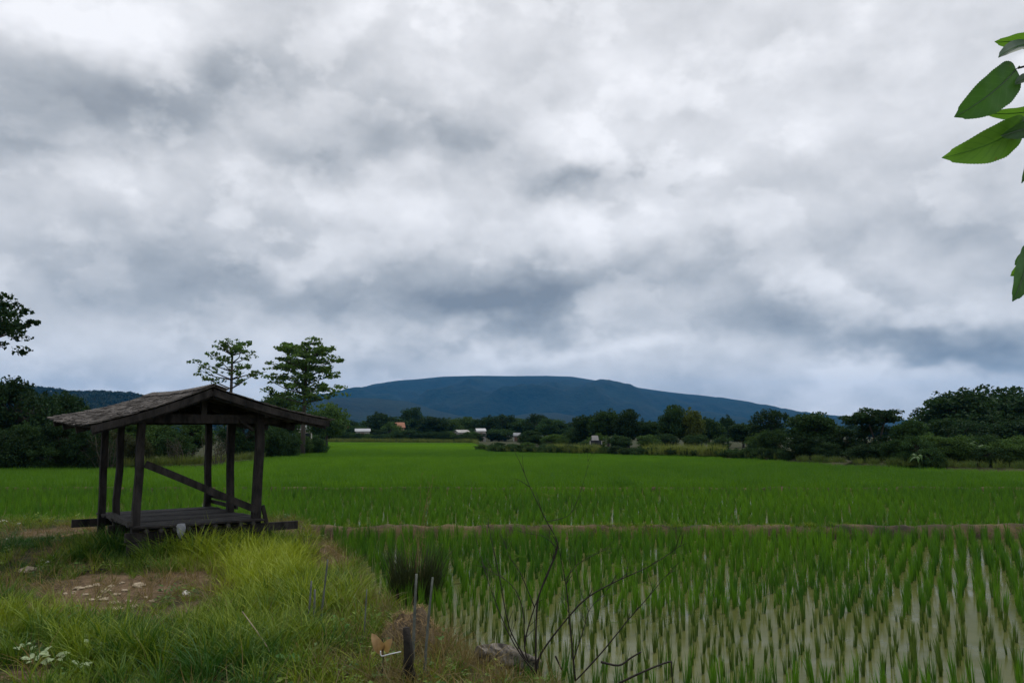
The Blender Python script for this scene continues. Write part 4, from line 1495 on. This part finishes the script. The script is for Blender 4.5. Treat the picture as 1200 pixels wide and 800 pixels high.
# ------------------------------------------------------------------ foreground bank: mound, log, stump, stakes, shrub
def build_mound():
    base = gpt(484, 752)
    root = empty('straw_mound', base, 'mound of earth topped with dry brown straw at the bank edge', 'mound')
    V, Fc = [], []
    n, rows = 28, 10
    for r_ in range(rows):
        u = r_ / (rows - 1)
        for q in range(n):
            a = 6.283 * q / n
            d = Vector((math.cos(a) * u, math.sin(a) * u, 0))
            k = 1 + .25 * noise.noise(d * 2.5 + Vector((3, 7, 1)))
            h = .28 * (1 - u ** 2.4) * (1 + .45 * noise.noise(d * 2.4)) - .05 + .03 * noise.noise(d * 11)
            V.append((d.x * .31 * k, d.y * .30 * k, h))
    for r_ in range(rows - 1):
        for q in range(n):
            Fc.append((r_ * n + q, r_ * n + (q + 1) % n, (r_ + 1) * n + (q + 1) % n, (r_ + 1) * n + q))
    link('earth', mesh_from('earth', V, Fc, M['mound'], True), root)
    m = MB()
    for k in range(900):
        u = math.sqrt(random.random()) * .95; a = random.uniform(0, 6.283)
        p = Vector((math.cos(a) * u * .31, math.sin(a) * u * .30, .28 * (1 - u ** 2.4) * (1 + .45 * noise.noise(Vector((math.cos(a) * u, math.sin(a) * u, 0)) * 2.4)) - .035))
        d = Vector((random.gauss(0, 1), random.gauss(0, 1), random.gauss(0, .18))).normalized() * random.uniform(.015, .055)
        s_ = d.cross(Vector((0, 0, 1))).normalized() * random.uniform(.001, .003)
        m.add([base + p - d + s_, base + p - d - s_, base + p + d * .9 - s_ + Vector((0, 0, .02)), base + p + d * .9 + s_ + Vector((0, 0, .02))], [(0, 1, 2, 3)])
    o = m.build('straw', M['straw'], root)
    o['kind'] = 'stuff'


M['straw'] = solid('straw', (0.07, 0.045, 0.022), (0.32, 0.22, 0.10), 25, 0.9, 0)
build_mound()


def build_log():
    a = gpt(561, 779) + Vector((0, 0, .10)); b = gpt(633, 793) + Vector((0, 0, .11))
    d = (b - a)
    root = empty('fallen_log', a.lerp(b, .5), 'short pale cracked log lying at the water edge beside the bare shrub', 'log')
    n = 28; rows = 15
    sd_ = d.normalized().cross(Vector((0, 0, 1))).normalized()
    V, Fc = [], []
    for r_ in range(rows):
        u = r_ / (rows - 1)
        c = a.lerp(b, u)
        for q in range(n):
            an = 6.283 * q / n
            rr = .095 * (1 + .40 * noise.noise(Vector((u * 3, math.cos(an) * 1.6, math.sin(an) * 1.6))) + .16 * noise.noise(Vector((u * 9, math.cos(an) * 5, math.sin(an) * 5))) - .5 * abs(u - .45) ** 2) * (1 - .5 * abs(2 * u - 1) ** 3.5)
            if abs(an - 2.25) < .16: rr *= .80      # long split
            V.append(c + sd_ * (math.cos(an) * rr) + Vector((0, 0, math.sin(an) * rr)))
    for r_ in range(rows - 1):
        for q in range(n):
            Fc.append((r_ * n + q, r_ * n + (q + 1) % n, (r_ + 1) * n + (q + 1) % n, (r_ + 1) * n + q))
    m = MB(); m.add(V, Fc); m.build('bark', M['log'], root, True)
    m = MB()
    for k, c in ((0, a), (rows - 1, b)):
        ring = V[k * n:(k + 1) * n]
        m.add(ring + [c], [((q + 1) % n, q, n) if k == 0 else (q, (q + 1) % n, n) for q in range(n)])
    m.build('cut_end', M['log'], root)


build_log()


def build_stump():
    b = gpt(478, 800)
    root = empty('charred_stump', b, 'black charred stump with split foot standing before the straw mound', 'stump')
    h = .38
    m = MB().tube([b + Vector((0, 0, .10)), b + Vector((.005, 0, .18)), b + Vector((-.01, .0, .27)), b + Vector((-.02, 0, h))], [.042, .036, .032, .026], 9, .22)
    m.build('stem', M['charred'], root, True)
    for dx, dy in ((-.06, -.03), (.07, -.02), (.0, .06)):
        MB().tube([b + Vector((dx, dy, -.04)), b + Vector((dx * .5, dy * .5, .06)), b + Vector((0, 0, .16))], [.03, .026, .022], 7, .15).build('root', M['charred'], root, True)


build_stump()
for (x0, y0, x1, y1, r) in ((484, 790, 488, 672, .014), (497, 796, 507, 676, .013)):
    a = gpt(x0, y0); b = P(x1, y1, a.y + .05)
    stick('wooden_stake', a, b, r, M['stake'], 'thin grey upright stake standing beside the straw mound', 'stake', 'pair of stakes by the mound', .015)
for (x0, y0, x1, y1, r) in ((360, 738, 365, 680, .012), (368, 742, 369, 690, .013), (374, 735, 384, 655, .011), (424, 760, 430, 690, .008)):
    a = gpt(x0, y0); b = P(x1, y1, a.y + .05)
    stick('thin_stake', a, b, r, M['stake'], 'thin grey-green upright stick in the long bank grass', 'stake', 'sticks in the long grass', .015)
a = gpt(322, 778); stick('dry_stick', a + Vector((0, 0, .02)), P(284, 716, a.y + .1), .006, M['stone'], 'long pale dry stick leaning over the bank grass', 'stick')
a = gpt(551, 742); stick('pale_stick', a, P(541, 730, a.y), .014, M['white_stone'], 'short broken pale stick beside the log', 'stick')
# curled dead leaves on a dark weed
a = gpt(447, 800)


def leaf_geo(base, tip, width, nrm, serr=.0, fold=.18, curl=.1, n=14, bend=0.0):
    """an ovate leaf blade, returns V,F and midrib points"""
    base, tip, nrm = Vector(base), Vector(tip), Vector(nrm)
    d = tip - base; L_ = d.length; d.normalize()
    nrm = (nrm - d * nrm.dot(d)).normalized()
    sd_ = d.cross(nrm)
    V, Fc, mid = [], [], []
    for k in range(n + 1):
        t = k / n
        w = width * .5 * (math.sin(math.pi * min(1, t ** .72 * .985 + .012)) ** .62) if t < .93 else width * .5 * .24 * (1 - (t - .93) / .07) + .0006
        if serr: w *= (1 + serr * (1 if k % 2 else -1)) * (1 + .09 * noise.noise(Vector((t * 5, base.x * 40, base.z * 40))))
        c = base + d * (L_ * t) + nrm * (-curl * L_ * (t - .5) ** 2 * 2) + sd_ * (.05 * L_ * math.sin(t * 3.1) * bend)
        mid.append(c + nrm * .0008)
        for s_ in (-1, -.5, 0, .5, 1):
            V.append(c + sd_ * (w * s_) + nrm * (fold * w * abs(s_) + .02 * w * math.sin(t * 25 + s_)))
    for k in range(n):
        for s_ in range(4):
            i = k * 5 + s_
            Fc.append((i, i + 1, i + 6, i + 5))
    return V, Fc, mid


def weed(name, base, leaves, mat, label, cat='weed', group=None, stemr=.004, stemm=None):
    root = empty(name, base, label, cat, group)
    top = base + Vector((0, 0, max((Vector(l[1]) - base).z for l in leaves) * .9))
    MB().tube([base - Vector((0, 0, .02)), base.lerp(top, .5) + Vector((.01, 0, 0)), top], [stemr, stemr * .8, stemr * .5], 5).build('stem', stemm or M['weed_leaf'], root)
    for (b, t_, w, nr) in leaves:
        V, Fc, mid = leaf_geo(b, t_, w, nr, 0, .15, .25, 7)
        m = MB(); m.add(V, Fc); m.build('leaf', mat, root, True)
    return root


l0 = P(450, 762, a.y); 
weed('dead_weed', a, [(P(448, 766, a.y), P(436, 741, a.y + .03), .075, (0.3, -1, .4)), (P(450, 764, a.y), P(458, 748, a.y - .03), .07, (-.3, -1, .5)), (P(449, 764, a.y), P(444, 750, a.y - .05), .06, (.5, -.8, .2))],
     M['dead_leaf'], 'dead weed holding curled tan leaves beside the charred stump', 'weed', None, .007, M['charred'])
b0 = P(446, 762, a.y - .06); b1 = P(447, 768, a.y - .06); b2 = P(456, 766, a.y - .05); b3 = P(470, 763, a.y - .03)
mb = MB().tube(curve_pts([b0, b1, b2, b3], 3), [.004] * 10, 6)
tag(mb.build('bent_wire', M['white'], None, True, b1), 'bent white plastic strip caught between dead weed and stump', 'litter')


def pale_weed(px, py, n, sz, mat, label, group, name='broadleaf_weed', spread=.10, tall=.10):
    g = gpt(px, py)
    L_ = []
    for k in range(n):
        a_ = k * 2.4 + random.uniform(-.4, .4)
        r0 = spread * math.sqrt((k + .5) / n)
        z = tall * random.uniform(.5, 1.1)
        b_ = g + Vector((math.cos(a_) * r0 * .5, math.sin(a_) * r0 * .5, z))
        t_ = b_ + Vector((math.cos(a_) * sz, math.sin(a_) * sz, random.uniform(-.02, .03)))
        L_.append((b_, t_, sz * .55, (random.uniform(-.3, .3), -.5, 1)))
    weed(name, g, L_, mat, label, 'weed', group)


for (px, py, n, sz, sp, ta) in ((42, 786, 12, .06, .12, .12), (62, 784, 12, .06, .13, .12), (108, 774, 6, .065, .06, .14), (96, 790, 5, .05, .05, .08), (28, 776, 5, .05, .06, .14)):
    pale_weed(px, py, n, sz, M['pale_leaf'], 'low weed with pale whitish-green leaves in the bank grass', 'pale-leaved weeds in the grass', 'pale_weed', sp, ta)
for (px, py, n, sz, sp, ta) in ((338, 785, 6, .08, .06, .10), (400, 752, 7, .07, .07, .12), (512, 760, 6, .05, .06, .10), (395, 738, 5, .06, .05, .10)):
    pale_weed(px, py, n, sz, M['weed_leaf'], 'small weed with broad bright green leaves on the bank', 'broad-leaved green weeds', 'broadleaf_weed', sp, ta)


# tall dry grass clump at the water's edge
def tall_clump():
    g = gpt(487, 716)
    root = empty('tall_grass_clump', g, 'tall dark grass clump with dry stalks at the water edge', 'grass clump')
    me = blades_mesh('blades', 900, .30, 1.02, .011, 0, .34, M['clump'], 77, 4, .28)
    link('blades', me, root)
    for k in range(11):
        a_ = g + Vector((random.uniform(-.15, .15), random.uniform(-.1, .1), 0))
        top = P(487 + random.uniform(-22, 26), random.uniform(548, 640), g.y + random.uniform(-.1, .1))
        pts = curve_pts([a_, a_.lerp(top, .55) + Vector((random.uniform(-.03, .03), 0, 0)), top], 4)
        m = MB().tube(pts, [.0035 - .0022 * i / len(pts) for i in range(len(pts))], 4)
        st = m.build('stalk', M['straw'], root)
        m = MB()
        for q in range(9):
            p = pts[-1 - q // 3]
            d = Vector((random.gauss(0, .03), random.gauss(0, .02), random.uniform(.01, .06)))
            m.tube([p, p + d], [.0016, .0008], 3)
        m.build('seed_head', M['straw'], st)


M['clump'] = leafmat('clump', (0.012, 0.026, 0.009), (0.050, 0.060, 0.022), 0.15, src='none')
tall_clump()


# bare shrubs
def zp(zx, zy):
    return 480 + zx / 2.856, 520 + zy / 2.856


def bare_shrub(base, stems, label, sprays, Y, r0=.011):
    bx, by = zp(*base)
    g = P(bx, by, Y)
    root = empty('bare_shrub', g, label, 'shrub')
    rg = random.Random(int(base[0]))
    objs = []
    for pts, r in stems:
        dy = rg.uniform(-.22, .22)
        W_ = []
        for k, (zx, zy) in enumerate(pts):
            x, y = zp(zx, zy)
            W_.append(P(x, y, Y + dy * k / max(1, len(pts) - 1) * (1 if pts[0] == base else .5)))
        cp = curve_pts(W_, 4)
        N = len(cp)
        o = MB().tube(cp, [r * .68 * (1 - .86 * k / (N - 1)) * random.uniform(.85, 1.15) for k in range(N)], 6, .16).build('stem', M['twig'], root, True)
        objs.append((o, cp))
        if N > 8:           # side twigs
            for q in range(8):
                m = MB()
                i = rg.randrange(N // 3, N - 1)
                p = cp[i]
                d = (cp[i + 1] - cp[i]).normalized()
                v = (d + Vector((rg.uniform(-.9, .9), rg.uniform(-.6, .6), rg.uniform(-.2, .6)))).normalized()
                ln = rg.uniform(.06, .18)
                m.tube([p, p + v * ln * .5 + Vector((0, 0, .008)), p + v * ln], [r * .28, r * .2, r * .08], 4)
                m.build('twig', M['twig'], o)
    for (zx, zy, n, ln) in sprays:      # small feathery green leaf sprays
        x, y = zp(zx, zy)
        for k in range(n):
            p = P(x + rg.uniform(-9, 9), y + rg.uniform(-4, 4), Y + rg.uniform(-.1, .1))
            a_ = rg.uniform(-.5, .9)
            d = Vector((math.cos(a_) * rg.choice((-1, 1)), rg.uniform(-.4, .4), math.sin(a_) * .5)).normalized() * ln
            m = MB()
            m.tube([p, p + d], [.0012, .0006], 3)
            s_ = d.cross(Vector((0, 1, .3))).normalized()
            for q in range(8):
                b_ = p + d * ((q + 1) / 9)
                for sg in (-1, 1):
                    t_ = b_ + s_ * (sg * ln * .13) + d * .05
                    w_ = d.normalized() * .0018
                    m.add([b_ - w_, t_, b_ + w_], [(0, 1, 2)])
            m.build('leaf_spray', M['spray'], root)


bare_shrub((422, 770), [([(422, 770), (425, 560), (442, 480), (490, 365), (492, 320), (458, 258), (425, 190), (385, 100), (378, 40)], .012),
                        ([(422, 770), (385, 680), (420, 540), (470, 420), (492, 340)], .010),
                        ([(422, 770), (440, 700), (530, 580), (600, 510), (700, 455), (800, 410), (890, 352), (912, 330)], .012),
                        ([(422, 770), (372, 690), (330, 600), (300, 440), (270, 300), (262, 262)], .010),
                        ([(422, 770), (352, 672), (300, 560), (250, 420), (215, 290)], .009),
                        ([(385, 680), (378, 550), (340, 470), (262, 420), (245, 412)], .007),
                        ([(418, 545), (370, 430), (330, 370), (318, 305)], .006),
                        ([(492, 345), (450, 310), (400, 300), (370, 292)], .004),
                        ([(460, 260), (530, 240), (560, 190), (590, 100), (598, 50)], .004)],
           'leafless dark many-stemmed shrub leaning over the paddy beside the log',
           [(800, 400, 5, .10), (730, 415, 6, .10), (860, 370, 4, .09), (520, 298, 6, .09), (450, 243, 5, .09), (235, 230, 7, .09), (270, 250, 4, .08), (480, 180, 4, .08), (190, 300, 4, .08), (370, 380, 4, .07)], 5.75)
bare_shrub((555, 792), [([(555, 792), (540, 640), (527, 500), (510, 400), (492, 320)], .011),
                        ([(555, 792), (640, 700), (730, 590), (800, 510), (850, 450), (880, 425)], .009),
                        ([(548, 725), (582, 620), (602, 555), (640, 510), (668, 480)], .006),
                        ([(520, 455), (560, 405), (610, 375), (665, 348)], .005),
                        ([(600, 560), (575, 500), (558, 420), (550, 350), (552, 330)], .004)],
           'smaller bare forked shrub in the water, its twigs crossing the taller shrub',
           [(720, 590, 5, .07), (820, 470, 4, .08), (640, 355, 4, .07)], 5.6)
for (pts, r, lab) in (([(700, 800), (780, 762), (868, 728), (876, 742), (880, 800)], .008, 'bent dark twig arching out of the shallow water'),
                      ([(640, 728), (700, 740), (740, 715), (776, 694)], .009, 'broken forked branch with pale cut ends in the water'),
                      ([(488, 708), (500, 735), (510, 755)], .007, 'tiny dark crooked stick poking from the water by the shrubs')):
    W_ = [P(*zp(*q), 5.75) for q in pts]
    cp = curve_pts(W_, 4)
    tag(MB().tube(cp, [r * (1 - .5 * k / len(cp)) for k in range(len(cp))], 6, .08).build('water_twig', M['twig'], None, True, W_[0]), lab, 'twig')


# ------------------------------------------------------------------ the broad-leaved sapling at the right
def sapling():
    Y0 = 1.5
    base = Vector((1.62, 1.62, 0))
    base.z = float(zground(base.x, base.y)) - .02
    root = empty('leafy_sapling', base, 'sapling with big toothed green leaves hanging into the sky beside the viewer', 'sapling')
    tp = curve_pts([base, Vector((1.58, 1.6, .9)), Vector((1.50, 1.56, 1.8)), Vector((1.42, 1.55, 2.6)), Vector((1.40, 1.55, 3.1))], 4)
    MB().tube(tp, [.022 - .015 * k / len(tp) for k in range(len(tp))], 8, .05).build('trunk', M['bark'], root, True)

    skel = [p for p in tp if p.z > 1.3]

    def branch(pts, r=.004):
        cp = curve_pts(pts, 4)
        skel.extend(cp)
        MB().tube(cp, [r * (1 - .5 * k / len(cp)) for k in range(len(cp))], 6).build('branch', M['bark'], root, True)
    branch([Vector((1.44, 1.55, 2.35)), P(1290, 70, 1.53), P(1193, 80, Y0)])
    branch([Vector((1.46, 1.55, 2.20)), P(1300, 150, 1.53), P(1200, 148, Y0)])
    branch([Vector((1.52, 1.57, 1.75)), P(1300, 290, 1.53), P(1208, 288, Y0)])
    for z_, a_ in ((1.5, .2), (1.9, -.7), (2.3, 1.0), (2.6, -.2), (2.9, .6)):
        b_ = min(tp, key=lambda p: abs(p.z - z_))
        branch([b_, b_ + Vector((math.cos(a_) * .22, math.sin(a_) * .22, .10)), b_ + Vector((math.cos(a_) * .45, math.sin(a_) * .45, .13))])

    def leaf(b, t_, wpx, nr, mat, dyt=0.0, serr=.025, fold=.16, curl=.12):
        pb, pt = (b, t_) if isinstance(b, Vector) else (P(b[0], b[1], Y0), P(t_[0], t_[1], Y0 + dyt))
        near = min(skel, key=lambda p: (p - pb).length)
        if 1e-4 < (near - pb).length < .14:
            MB().tube([near, near.lerp(pb, .5) + Vector((0, 0, .004)), pb], [.0018, .0015, .0013], 5).build('petiole', M['weed_leaf'], root, True)
        V, Fc, mid = leaf_geo(pb, pt, wpx / F * Y0, nr, serr * .7, fold * 1.5, curl * 1.4, 60, random.uniform(-1, 1))
        m = MB(); m.add(V, Fc)
        o = m.build('leaf', mat, root, True)
        for nm, f_ in (('along', lambda i: (i // 5) / 60), ('across', lambda i: (i % 5) / 2 - 1)):
            at = o.data.attributes.new(nm, 'FLOAT', 'POINT')
            at.data.foreach_set('value', [f_(i) for i in range(len(V))])
        m = MB().tube([p - Vector(nr).normalized() * -.0012 for p in mid[::6]], [.0016 - .0011 * k / 11 for k in range(11)], 4)
        m.build('midrib', M['leaf_under'] if mat is M['big_leaf'] else M['weed_leaf'], o)
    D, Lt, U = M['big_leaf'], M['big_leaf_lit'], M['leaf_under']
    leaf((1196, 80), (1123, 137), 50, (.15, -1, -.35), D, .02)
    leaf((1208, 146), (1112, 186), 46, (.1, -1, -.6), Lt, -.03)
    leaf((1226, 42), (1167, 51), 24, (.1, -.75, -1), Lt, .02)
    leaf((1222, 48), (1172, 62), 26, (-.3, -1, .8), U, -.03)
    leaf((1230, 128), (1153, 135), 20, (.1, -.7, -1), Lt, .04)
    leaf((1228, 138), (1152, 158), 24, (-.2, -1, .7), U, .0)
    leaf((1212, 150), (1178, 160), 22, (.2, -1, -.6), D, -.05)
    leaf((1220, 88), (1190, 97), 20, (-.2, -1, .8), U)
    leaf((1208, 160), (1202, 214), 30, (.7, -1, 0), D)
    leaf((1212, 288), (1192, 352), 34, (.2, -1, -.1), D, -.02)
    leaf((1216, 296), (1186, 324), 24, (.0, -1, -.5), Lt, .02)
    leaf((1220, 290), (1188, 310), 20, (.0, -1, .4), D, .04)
    n_ = 0
    while n_ < 34:             # the rest of the sapling, outside the frame, each leaf on its own stalk
        p = random.choice(skel)
        v = Vector((random.gauss(0, 1), random.gauss(0, 1), random.uniform(-.7, .4))).normalized()
        b_ = p + v * .03
        t_ = b_ + (v + Vector((0, 0, -.35))).normalized() * random.uniform(.09, .14)
        if min(proj(q.x, q.y, q.z)[0] for q in (b_, t_)) < 1245: continue
        leaf(b_, t_, random.uniform(34, 48), (random.uniform(-.5, .5), -.4, random.uniform(.4, 1)), random.choice((D, Lt, D)))
        n_ += 1


sapling()


# ------------------------------------------------------------------ haze
def haze():
    x0, x1, y0, y1, z0, z1 = -7200, 7200, -600, 9200, -40, 620
    V = [(x, y, z) for z in (z0, z1) for x, y in ((x0, y0), (x1, y0), (x1, y1), (x0, y1))]
    m = bpy.data.materials.new('haze')
    m.use_nodes = True
    nt = m.node_tree
    nt.nodes.clear()
    out = nnew(nt, 'ShaderNodeOutputMaterial')
    v = nnew(nt, 'ShaderNodeVolumePrincipled')
    v.inputs['Color'].default_value = (0.025, 0.40, 1.0, 1)
    v.inputs['Density'].default_value = 0.000070
    v.inputs['Anisotropy'].default_value = 0.0
    v.inputs['Density Attribute'].default_value = ''
    v.inputs['Temperature Attribute'].default_value = ''
    nt.links.new(v.outputs[0], out.inputs['Volume'])
    o = link('haze', mesh_from('haze', V, [(3, 2, 1, 0), (4, 5, 6, 7), (0, 1, 5, 4), (1, 2, 6, 5), (2, 3, 7, 6), (3, 0, 4, 7)], m))
    tag(o, 'thin bluish haze in the air before the mountain', 'haze', kind='stuff')


haze()
